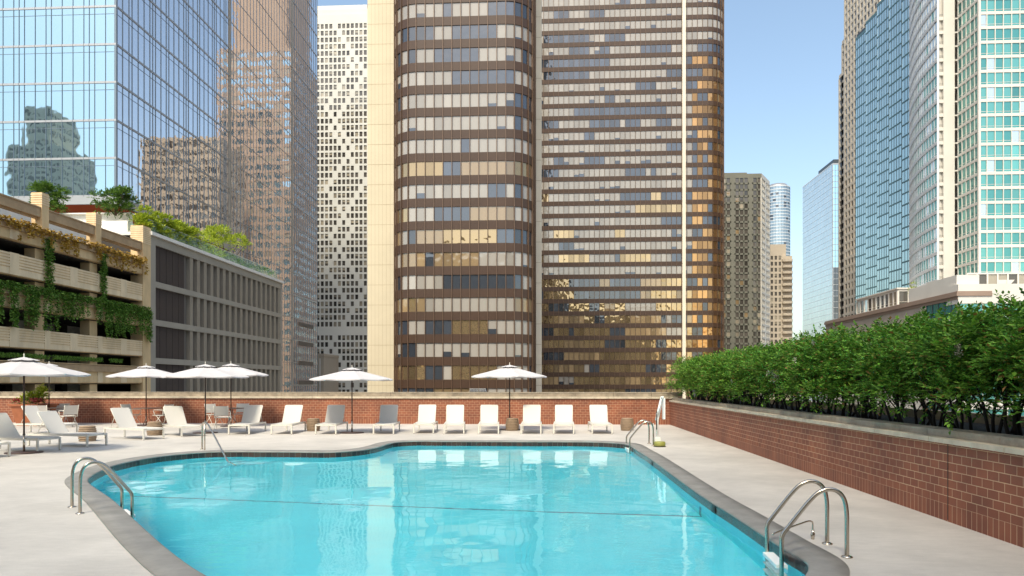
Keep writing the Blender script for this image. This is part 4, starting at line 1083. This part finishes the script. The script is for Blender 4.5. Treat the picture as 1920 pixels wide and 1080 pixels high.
# 4. dark curved tower
Y4 = 120.; XL, XR = atY(741, Y4 + 4.5), atY(1001, Y4 + 4.5); r4 = 4.5; fh4 = 3.75
T4 = thing('curved_bronze_tower', 'bronze office tower with rounded corners and white blinds in its windows', 'building', ((XL + XR) / 2, Y4, -25))
path4 = [(XL, Y4 + 26), (XL, Y4 + r4)] + arc(XL + r4, Y4 + r4, r4, 180, 270, 5)[1:] + arc(XR - r4, Y4 + r4, r4, 270, 360, 5) + [(XR, Y4 + 26)]
runs = {}
def pk4(k, i, r):
    key = (k, 'c4')
    if key not in runs:
        row = []; z = -25 + k * 3.75
        while len(row) < 90:
            lo = z < 38
            f = r.random(); kind = 1 if f < .34 else 0
            if lo: kind = 0 if f < .40 - max(0, 20 - z) * .01 else 1 if f < .66 else 2 if f < .78 else 3
            row += [kind] * r.choice([2, 3, 4, 5])
        runs[key] = row
    w = runs[key][i]; f = r.random()
    if w == 0 and f < .14: return (0, 1, r.uniform(.12, .5))
    if f > .965: return 1 - w if w < 2 else 1
    return w
row_z = zat(45, XL, Y4); off = (zat(43, XR, Y4) + 25) % fh4     # align the spandrels with the photograph's rows
z4 = -25 - 3.75 + off
facade(T4, path4, z4, 46, fh4, 1.53, .385, [M['bronze'], M['bronze2']], [G['blind'], G['dark'], G['gold'], G['tan']], pk4, (.11, .16), .14, .0, .4, (), .004, nmax=100)
mm = MB(); mm.box(XL + .6, Y4 + 5, -25, XR - .6, Y4 + 26, z4 + 46 * fh4); mm.box(XL + 5, Y4 + .5, -25, XR - 5, Y4 + 5, z4 + 46 * fh4); mm.build('core', M['bronze'], T4)
# cream slab and pier beside it
def slab(name, lab, x0, x1, y0, y1, zt_, mt, vp, hp, mj=M['joint'], left=False):
    r = thing(name, lab, 'building', ((x0 + x1) / 2, y0, -25)); mm = MB(); mm.box(x0, y0, -25, x1, y1, zt_); mm.build('stone_face', mt, r)
    mm = MB(); x = x0 + vp
    while x < x1 - .1: mm.box(x - .018, y0 - .012, -25, x + .018, y0 - .001, zt_); x += vp
    z = -25
    while z < zt_: mm.box(x0, y0 - .014, z - .03, x1, y0 - .0125, z + .03); z += hp
    mm.build('panel_joints', mj, r); return r
slab('stone_shaft', 'tall cream stone shaft left of the curved bronze tower', atY(689, 136), atY(745, 136), 136, 160, 150, M['travertine'], .72, 3.78)
slab('stone_pier', 'narrow pale stone pier between the two bronze towers', atY(1001.5, 135), atY(1015, 135), 135, 140, 150, M['travertine2'], 9, 3.78)
# 5. flat bronze tower behind
Y5 = 225.; X5a, X5c = atY(1000, Y5), atY(1356, Y5 + 6); T5 = thing('flat_bronze_tower', 'wide bronze office tower farther back, horizontal brown and white stripes', 'building', (X5a, Y5, -25))
fh5 = 3.75; off = (zat(34, X5c, Y5) + 25) % fh5; z5 = -25 - fh5 + off
path5 = [(X5a, Y5 + 22), (X5a, Y5), (X5c - 6, Y5)] + arc(X5c - 6, Y5 + 6, 6, 270, 360, 6)[1:] + [(X5c, Y5 + 22)]
def pk5(k, i, r):
    key = (k, 'c5')
    if key not in runs:
        row = []; z = -25 + k * 3.75
        while len(row) < 120:
            f = r.random()
            if z > 60: kind = 0 if f < .72 else 1
            elif z > 34: kind = 0 if f < .7 else 1 if f < .85 else 2
            else: kind = 2 if f < .5 else 3 if f < .74 else 0 if f < .78 else 1
            row += [kind] * r.choice([1, 2, 3, 4, 6])
        runs[key] = row
    w = runs[key][i]; f = r.random()
    if i > 44 and k < 34: w = 4 if r.random() < .75 else 1
    if w == 0 and f < .10: return (0, 1, r.uniform(.12, .5))
    return w
facade(T5, path5, z5, 50, fh5, 1.56, .36, [M['bronze'], M['bronze2']], [G['blind'], G['dark'], G['gold'], G['tan'], G['amber']], pk5, (.12, .16), .14, .0, .4, (), .004, nmax=100)
mm = MB(); mm.box(X5a + .6, Y5 + .5, -25, X5c - 6, Y5 + 22, z5 + 50 * fh5); mm.box(X5c - 6, Y5 + 6, -25, X5c - .6, Y5 + 22, z5 + 50 * fh5); mm.build('core', M['bronze'], T5)
mm = MB(); xa = atY(1278.5, Y5); mm.box(xa, Y5 - 1.0, -25, xa + 1.0, Y5 - .17, 165); mm.build('stone_fin', M['travertine2'], T5)
# 6. towers seen only as reflections in the mirror glass (they stand hidden behind the bronze tower)
def stone_tower(name, lab, x0, x1, y0, y1, floors, fh, pitch, mt, gm, pick=None, z0=-25, sides='fl', sp=.45, mw=1.4, nmax=100, top=1.5, cat='building', transom=()):
    r = thing(name, lab, cat, ((x0 + x1) / 2, y0, z0))
    if 'l' in sides: facade(r, [(x0, y1), (x0, y0)], z0, floors, fh, pitch, sp, [mt, mt], gm, pick, (mw, .03), .2, .0, .4, transom, .004, nmax=nmax, top=top)
    if 'f' in sides: facade(r, [(x0, y0), (x1, y0)], z0, floors, fh, pitch, sp, [mt, mt], gm, pick, (mw, .03), .2, .0, .4, transom, .004, nmax=nmax, top=top)
    if 'r' in sides: facade(r, [(x1, y0), (x1, y1)], z0, floors, fh, pitch, sp, [mt, mt], gm, pick, (mw, .03), .2, .0, .4, transom, .004, nmax=nmax, top=top)
    if 'b' in sides: facade(r, [(x1, y1), (x0, y1)], z0, floors, fh, pitch, sp, [mt, mt], gm, pick, (mw, .03), .2, .0, .4, transom, .004, nmax=0, top=top)
    mm = MB(); mm.box(x0 + .42, y0 + .42, z0, x1 - .42, y1 - .42, z0 + floors * fh + .5); mm.build('core', mt, r)
    return r
def pkmix(k, i, r): f = r.random(); return 0 if f < .6 else 1 if f < .8 else (1, 0, r.uniform(.2, .6))
M['rosy'] = mat('rose beige stone', (.40, .295, .22), .75, var=.05, vscale=.1)
stone_tower('apartment_tower', 'rose beige apartment tower, seen mirrored in the glass tower side', -50, -16, 330, 370, 45, 4.0, 4.2, M['rosy'], [G['blue'], G['plain_b']], pkmix, sides='fl', sp=.36, mw=1.7, nmax=0)
o = stone_tower('tower_crown', 'blank upper block of the rose beige tower', -46, -22, 333, 367, 9, 5.5, 20, M['rosy'], [G['plain']], lambda k, i, r: None, z0=-25 + 180, sides='fl', nmax=0)
stone_tower('midrise_block', 'tan apartment block, seen mirrored low in the glass tower side', -34, -2, 290, 315, 34, 3.7, 3.4, M['beige'], [G['plain'], G['pale']], pkmix, sides='fl', sp=.42, mw=1.1, nmax=0)
# the city behind the camera that the glass reflects, plus one block added for shade
stone_tower('hotel_slab', 'golden beige hotel slab behind the pool, seen only in reflections', -55, 70, -52, -32, 24, 3.1, 3.6, M['travertine'], [G['plain'], G['plain_b']], pkmix, sides='b', sp=.4, mw=1.4, nmax=0)
M['palest'] = mat('pale limestone', (.82, .70, .52), .7)
stone_tower('shade_block', 'tall narrow golden beige block, unseen, added behind the camera to shade the deck', -4.0, 10, -53, -31.5, 31, 3.1, 3.6, M['travertine'], [G['plain'], G['plain_b']], pkmix, sides='b', sp=.4, mw=1.4, nmax=0)  # unseen block, added so that its soft shadow darkens the right of the deck
stone_tower('limestone_tower', 'pale limestone tower reflected low in the left glass face', -270, -243, -100, -72, 41, 3.5, 3.4, M['palest'], [G['plain'], G['plain_b']], pkmix, sides='rb', sp=.42, mw=1.2, nmax=0)
stone_tower('small_limestone_tower', 'stepped crown of the pale limestone tower', -264, -251, -96, -76, 4, 5.0, 3.4, M['palest'], [G['plain'], G['plain_b']], pkmix, z0=-25 + 41 * 3.5, sides='rb', sp=.5, mw=1.4, nmax=0)
# 7. grey green tower
Y7 = 350; xa, xb, xc = atY(1345, Y7), atY(1428, Y7), atY(1443, Y7 + 14)
T7 = thing('grey_green_tower', 'dark grey green residential tower right of the bronze towers', 'building', (xa, Y7, -25)); z7 = -25; n7 = int((zat(322, xb, Y7) + 25) / 3.02)
def pk7(k, i, r):
    if i % 4 == 3: return None
    f = r.random(); return 0 if f < .85 else 1 if f < .92 else 2
facade(T7, [(xa, Y7), (xb, Y7)], z7, n7, 3.02, 2.0, .28, [M['dgreen'], M['dgreen']], [G['plain'], G['plain_b'], G['tan']], pk7, (.5, .05), .2, .05, .4, (), .006, nmax=100, top=2)
facade(T7, [(xb, Y7), (xc, Y7 + 14)], z7, n7, 3.02, 2.4, .28, [M['cream'], M['cream']], [G['plain'], G['pale'], G['plain_b']], pk7, (.5, .05), .2, .05, .4, (), .006, nmax=40, top=2)
mm = MB(); prism(mm, [(xa, Y7 + .42), (xb - .3, Y7 + .42), (xc - .5, Y7 + 14), (xc - .5, Y7 + 40), (xa, Y7 + 40)], -25, z7 + n7 * 3.02 + 1); mm.build('body', M['dgreen'], T7)
mm = MB(); mm.box(xa, Y7 + 3, z7 + n7 * 3.02 + 1, xb - 6, Y7 + 20, z7 + n7 * 3.02 + 3.4); mm.build('penthouse', M['dgreen'], T7)
# 8. balcony tower and round tower
Y8 = 385; xa, xm, xb = atY(1443.5, Y8), atY(1466, Y8), atY(1486, Y8); n8 = int((zat(478, xa, Y8) + 25) / 3.1)
T8 = thing('balcony_tower', 'slender beige apartment tower with stacked balconies below the round tower', 'building', (xa, Y8, -25))
facade(T8, [(xa, Y8), (xm, Y8)], -25, n8, 3.1, 2.1, .36, [M['beige'], M['beige']], [G['plain'], G['plain_b']], pkmix, (.8, .04), .2, .0, .4, (), .004, nmax=70, top=3)
mm = MB(); mm.box(xa, Y8 + .42, -25, xb, Y8 + 20, -25 + n8 * 3.1); mm.box(xa + 1, Y8 + 3, -25 + n8 * 3.1, xm + 3, Y8 + 15, -25 + n8 * 3.1 + 6.5); mm.build('body', M['beige'], T8)
for k in range(n8):
    z = -25 + k * 3.1; m2 = MB(); pts = [(xm, Y8 + .4)] + [(xm + (xb - xm) * (.5 - .5 * math.cos(R(a))), Y8 - 1.4 * math.sin(R(a)) ** .6) for a in range(15, 180, 15)] + [(xb, Y8 + .4)]
    prism(m2, pts, z, z + 1.25)
    if z > zat(640, xa, Y8): m2.build('balcony', M['beige'], T8)
Y9 = 860; xc9 = atY(1465, Y9); r9 = 13.7; T9 = thing('round_glass_tower', 'far round grey blue glass tower with horizontal bands', 'building', (xc9, Y9 + r9, -25))
n9 = int((zat(346, xc9, Y9) + 25) / 3.6)
facade(T9, arc(xc9, Y9 + r9, r9, 180, 360, 14), -25, n9, 3.6, 3.1, .22, [M['silver'], M['alu_dark']], [G['greyblue'], G['dark']], lambda k, i, r: 1 if r.random() < .06 else 0, (.12, .1), .1, .12, .4, (), .006, nmax=60, top=1)
mm = MB(); mm.lathe([(0, -25), (r9 - .6, -25), (r9 - .6, -25 + n9 * 3.6 + 1), (r9 - 4, -25 + n9 * 3.6 + 4.5), (0, -25 + n9 * 3.6 + 5)], (xc9, Y9 + r9, 0), 40); mm.build('core', M['alu'], T9)
# 9. blue mirror tower
X10 = 195.; ya, yb_ = atX(1505, X10), atX(1561, X10); n10 = int((zat(304, X10, yb_) + 25) / 4.0)
T10 = thing('blue_glass_tower', 'pale blue glass slab tower standing alone against the sky at the right', 'building', (X10, yb_, -25))
facade(T10, [(X10, ya), (X10, yb_)], -25, n10, 4.0, 3.0, .06, [M['silver'], M['silver']], [G['pale']], lambda k, i, r: 0, (.04, .02), .03, .03, .4, (), .0008, nmax=60, top=1)
facade(T10, [(X10, yb_), (X10 + 30, yb_)], -25, n10, 4.0, 1.9, .08, [M['alu'], M['alu_dark']], [G['blue'], G['dark']], lambda k, i, r: 1 if k < n10 - 18 and i < 3 else 0, (.1, .08), .08, .06, .4, (), .0012, nmax=60, top=1)
mm = MB(); mm.box(X10 + .45, yb_ + .45, -25, X10 + 30, ya, -25 + n10 * 4 + .5); mm.box(X10 + 1, yb_ + 1, -25 + n10 * 4, X10 + 28, yb_ + 30, -25 + n10 * 4 + 4); mm.build('core', M['alu_dark'], T10)
# 10. beige stone setback tower
X11 = 118.; y0_, y1_ = atX(1652, X11), atX(1583.5, X11)
def pk11(k, i, r):
    f = r.random(); return 0 if f < .55 else 1 if f < .8 else (1, 0, r.uniform(.3, .6))
M['sand'] = mat('sand coloured stone', (.64, .55, .44), .7, var=.05, vscale=.1)
T11 = stone_tower('setback_tower', 'tall beige stone tower with paired windows and setbacks at the right', X11, X11 + 26, y0_, y1_, 66, 3.2, 3.1, M['sand'], [G['plain'], G['plain_b']], pk11, sides='fl', sp=.34, mw=1.1, nmax=90)
yn = y1_
for (pxl, pyt) in ((1578.5, 66), (1573, 140)):
    ye = atX(pxl, X11 + .8); zt_2 = zat(pyt, X11, yn); nn = int((zt_2 + 25) / 3.2)
    facade(T11, [(X11 + .8, ye), (X11 + .8, yn)], -25, nn, 3.2, 2.6, .34, [M['sand'], M['sand']], [G['plain'], G['plain_b']], pk11, (1.0, .03), .2, .0, .4, (), .004, nmax=40, top=1.4)
    mm = MB(); mm.box(X11 + 1.22, yn, -25, X11 + 24, ye, zt_2); mm.build('setback_wing', M['sand'], T11); yn = ye
# 11. teal sawtooth glass tower
X12 = 98.; y0_, y1_ = atX(1705, X12), atX(1604, X12); T12 = thing('sawtooth_glass_tower', 'teal grey glass tower with staggered bays in front of the beige stone tower', 'building', (X12, y0_, -25))
zt12 = zat(77, X12, y1_); bays = 4; bl12 = (y1_ - y0_) / (bays + .55)
yy = y1_
for b in range(bays + 1):
    ye = max(y0_, yy - bl12); last = b >= 3
    zt_b = zt12 + (6.4 if b >= 2.9 else 0); nn = int((zt_b + 25) / 3.2)
    zz = -25 + (b % 2) * 0
    fr = [(X12 + 1.5, yy - .01), (X12, yy - .02 - .6), (X12 + 1.0, ye)]
    facade(T12, [(X12, yy), (X12 + .6 * (yy - ye) / bl12, ye)], zz + b * 1.45 - 6, nn + 2, 3.2, 1.35, .13, [mat('teal spandrel %d' % b, (.10, .20, .21), .3, .3), M['alu_dark']], [glass_pane('sawtooth glass', (.50, .63, .63), .75, 1.8, .03, .006, .4, var=.08)], lambda k, i, r: 0, (.05, .02), .05, .03, .4, (), .002, nmax=26, top=.8)
    mm = MB(); prism(mm, [(X12 + .45, yy - .02), (X12 + .6 * (yy - ye) / bl12 + .45, ye), (X12 + 25, ye), (X12 + 25, yy - .02)], -25, zt_b + 2); mm.build('core', M['alu_dark'], T12)
    if b < bays:
        mm = MB(); mm.box(X12, ye - .05, -25, X12 + .7, ye + .05, zt_b + 2); mm.build('bay_return', G['pale'], T12)
    yy = ye
# 12. green glass residential tower with white curved wing
Y13 = 155.; X13 = atY(1835, Y13); T13 = thing('green_residential_tower', 'green glass and cream residential tower at the right edge with a white curved wing', 'building', (X13, Y13, -25))
zb13 = zat(560, X13, Y13); n13 = 34; f13 = 27.3 / F * depth(X13, Y13)
def pk13(k, i, r): f = r.random(); return 0 if f < .58 else 1 if f < .93 else 2
off = (zat(27.5, X13, Y13) - zb13) % f13; zb13 = zb13 - f13 + off
facade(T13, [(X13, Y13), (X13 + 44, Y13)], zb13, n13, f13, 1.62, .20, [M['cream'], M['cream']], [G['teal'], G['teal2'], G['pale']], pk13, (.16, .05), .12, .03, .4, (.18,), .003, nmax=100, top=1)
yL = atX(1796, X13)
facade(T13, [(X13, yL), (X13, Y13)], zb13, n13, f13, 1.62, .20, [M['cream'], M['cream']], [G['teal2'], G['teal']], lambda k, i, r: 0 if r.random() < .7 else 1, (.16, .05), .12, .03, .4, (.18,), .003, nmax=60, top=1)
mm = MB(); mm.box(X13 + .45, Y13 + .45, zb13, X13 + 44, Y13 + 7, zb13 + n13 * f13); mm.box(X13 + 14, Y13 + 7, zb13, X13 + 44, Y13 + 40, zb13 + n13 * f13); mm.build('core', M['cream'], T13)
# recessed balconies between the angled face and the pier
yp = 163.; xp0, xp1 = atY(1769, yp), atY(1790, yp)
xq = atY(1757, yp)
mm = MB(); mm.box(xp0, yp, zb13 - 8, xp1, yp + .6, zb13 + n13 * f13 + 2); mm.box(xp0 + 1.4, yp + .6, zb13 - 8, xp1, yp + 14, zb13 + n13 * f13 + 2); mm.build('stone_pier', M['cream'], T13)
mm = MB(); mm.box(xp1, yp + 5, zb13 - 8, X13 + .5, yp + 6, zb13 + n13 * f13); mm.build('recess_wall', M['brownst'], T13)
for k in range(n13):
    z = zb13 + k * f13; m2 = MB()
    m2.box(xp1, yL + .05, z, X13 - .02, yp + 5, z + .28, 0)
    for q in range(4): m2.box(xp1, yL + .1, z + .42 + .2 * q, X13 - .05, yL + .14, z + .46 + .2 * q, 1)
    if k < 22: m2.build('balcony', [M['cream'], M['alu_dark']], T13)
    m2 = MB(); m2.box(xq + .15, yp + .1, z, xp0, yp + 1.55, z + .75, 0)
    for q in range(3): m2.box(xq + .05, yp + .05, z + .85 + .2 * q, xp0 - .02, yp + .09, z + .89 + .2 * q, 1)
    if k < 22: m2.build('balcony', [M['cream'], M['alu_dark']], T13)
mm = MB(); mm.box(xq + .6, yp + 1.6, zb13 - 8, xp0 + 1.4, yp + 2.2, zb13 + n13 * f13); mm.build('slot_wall', M['brownst'], T13)
# white curved wing
P0 = Vector((atY(1705, 187), 187)); P1 = Vector((xq, yp)); cv = []
for i in range(9):
    t = i / 8; q = P0.lerp(P1, t); nn = Vector(((P1 - P0).y, -(P1 - P0).x)).normalized(); cv.append(tuple(q + nn * (1.0 * math.sin(math.pi * t))))
def pkw(k, i, r):
    if k > 17: return 0 if r.random() < .92 else 1
    if i < 4: return 2
    return 1 if r.random() < .75 else 0
facade(T13, cv, zb13, n13, f13, 1.7, .24, [mat('white band', (.72, .71, .70), .45), M['silver']], [G['pale'], G['teal'], G['plain_b']], pkw, (.10, .05), .12, .05, .4, (.2,), .004, nmax=80, top=1)
mm = MB(); prism(mm, [(x + .6, y + .3) for x, y in cv] + [(P1.x + 20, P1.y + 10), (P0.x + 20, P0.y - 1)], zb13 - 8, zb13 + n13 * f13 + .5); mm.build('wing_core', M['cream'], T13)
# podium
XP = 75.; YP = 140.; yB2 = atX(1548, XP); zp = zat(547, XP, YP)
PD = thing('stone_podium', 'low brown and cream stone podium with teal glass behind the hedge', 'building', (XP, YP, -25))
mm = MB(); mm.box(XP + .5, YP + .5, -25, XP + 70, yB2 - .3, zp - 1.4, 1)
mm.box(XP - .1, YP + .0, zp - 1.4, XP + 6, yB2, zp - .8, 0); mm.box(XP - .35, YP - .3, zp - .8, XP + 6, yB2 + .2, zp - .2, 0); mm.box(XP - .2, YP - .2, zp - .2, XP + 6, yB2 + .1, zp + .1, 0)
mm.build('cornice', [M['brownst'], M['brownst']], PD)
mm = MB(); ysp = atX(1727, XP)
mm.box(XP + .05, ysp, zp - 5.2, XP + .5, yB2, zp - 1.4, 0); mm.box(XP - .05, ysp, zp - 6.0, XP + .5, yB2, zp - 5.2, 1); mm.box(XP + .05, ysp, -25, XP + .5, yB2, zp - 6.0, 1)
mm.box(XP - .15, ysp - 2.2, -25, XP + .5, ysp, zp - 1.4, 0)
mm.build('stone_wall', [mat('taupe stone', (.36, .31, .26), .7, var=.1, vscale=.2), M['cream'], M['brownst']], PD)
facade(PD, [(XP, ysp - 2.2), (XP, YP)], zp - 1.4 - 4.9 * 8, 8, 4.9, 2.2, .28, [M['cream'], M['alu_dark']], [G['teal2']], lambda k, i, r: 0, (.06, .06), .1, .05, .4, (.3,), .003, nmax=40, top=.01)
facade(PD, [(XP, YP), (XP + 60, YP)], zp - 2.2 - 4.9 * 8, 8, 4.9, 2.2, .30, [M['cream'], M['cream']], [G['teal'], G['teal2']], lambda k, i, r: 0 if r.random() < .7 else 1, (.08, .06), .1, .05, .4, (.3,), .003, nmax=100, top=.01)
mm = MB(); mm.box(XP, YP - .1, zp - 2.2, XP + 60, YP + 4, zp + 1.4); x1_ = atY(1842, YP)
mm.box(XP + .3, YP + 4, zp, x1_, YP + 12, zp + 1.4); mm.box(XP + .3, YP + 1, zp + 1.4, x1_, YP + 12, zat(514, XP, YP)); mm.box(x1_, YP + 6, zp + 1.4, XP + 60, YP + 16, zat(517, XP, YP)); mm.box(XP + .4, YP + 12, zp, XP + 3, atX(1700, XP), zat(517, XP, YP))
mm.build('cream_parapet', M['cream'], PD)
facade(PD, [(x1_ + .5, YP + 5.9), (XP + 58, YP + 5.9)], zp + 1.45, 1, 2.6, 1.9, .06, [M['cream'], M['cream']], [G['plain_b'], G['plain']], lambda k, i, r: 0 if r.random() < .6 else 1, (.3, .05), .1, .05, .3, (), .003, nmax=20, top=.3)
# penthouse block on the podium
xb0 = XP + 3; yb0, yb1 = atX(1683, xb0), atX(1606, xb0); T14 = thing('terrace_penthouse', 'low cream block with large windows on the podium roof', 'building', (xb0, yb0, zp))
facade(T14, [(xb0, yb1), (xb0, yb0), (xb0 + 12, yb0)], zp + .1, 1, 3.8, 2.2, .22, [M['cream'], M['cream']], [G['plain_b'], G['plain'], G['pale']], lambda k, i, r: r.choice([0, 0, 1, 2]), (.3, .05), .12, .03, .3, (.2,), .003, nmax=60, top=.5)
mm = MB(); mm.box(xb0 + .42, yb0 + .42, zp, xb0 + 12, yb1, zp + 4.1); mm.box(xb0 - .3, yb0 - .3, zp + 4.4, xb0 + 12, yb1, zp + 4.7); mm.build('roof_block', M['cream'], T14)
xs_, ys_ = XP + 1.5, atX(1712, XP + 1.5)
bush('roof_shrub', [((xs_, ys_, zat(545, xs_, ys_)), .9), ((xs_ + .3, ys_ + .6, zat(534, xs_, ys_)), .6), ((xs_, ys_ - .8, zat(549, xs_, ys_)), .5)], L['lime'], 'bright lime shrub on the podium edge below the white wing', 61, 4, .5, .25, grp='podium roof planting')
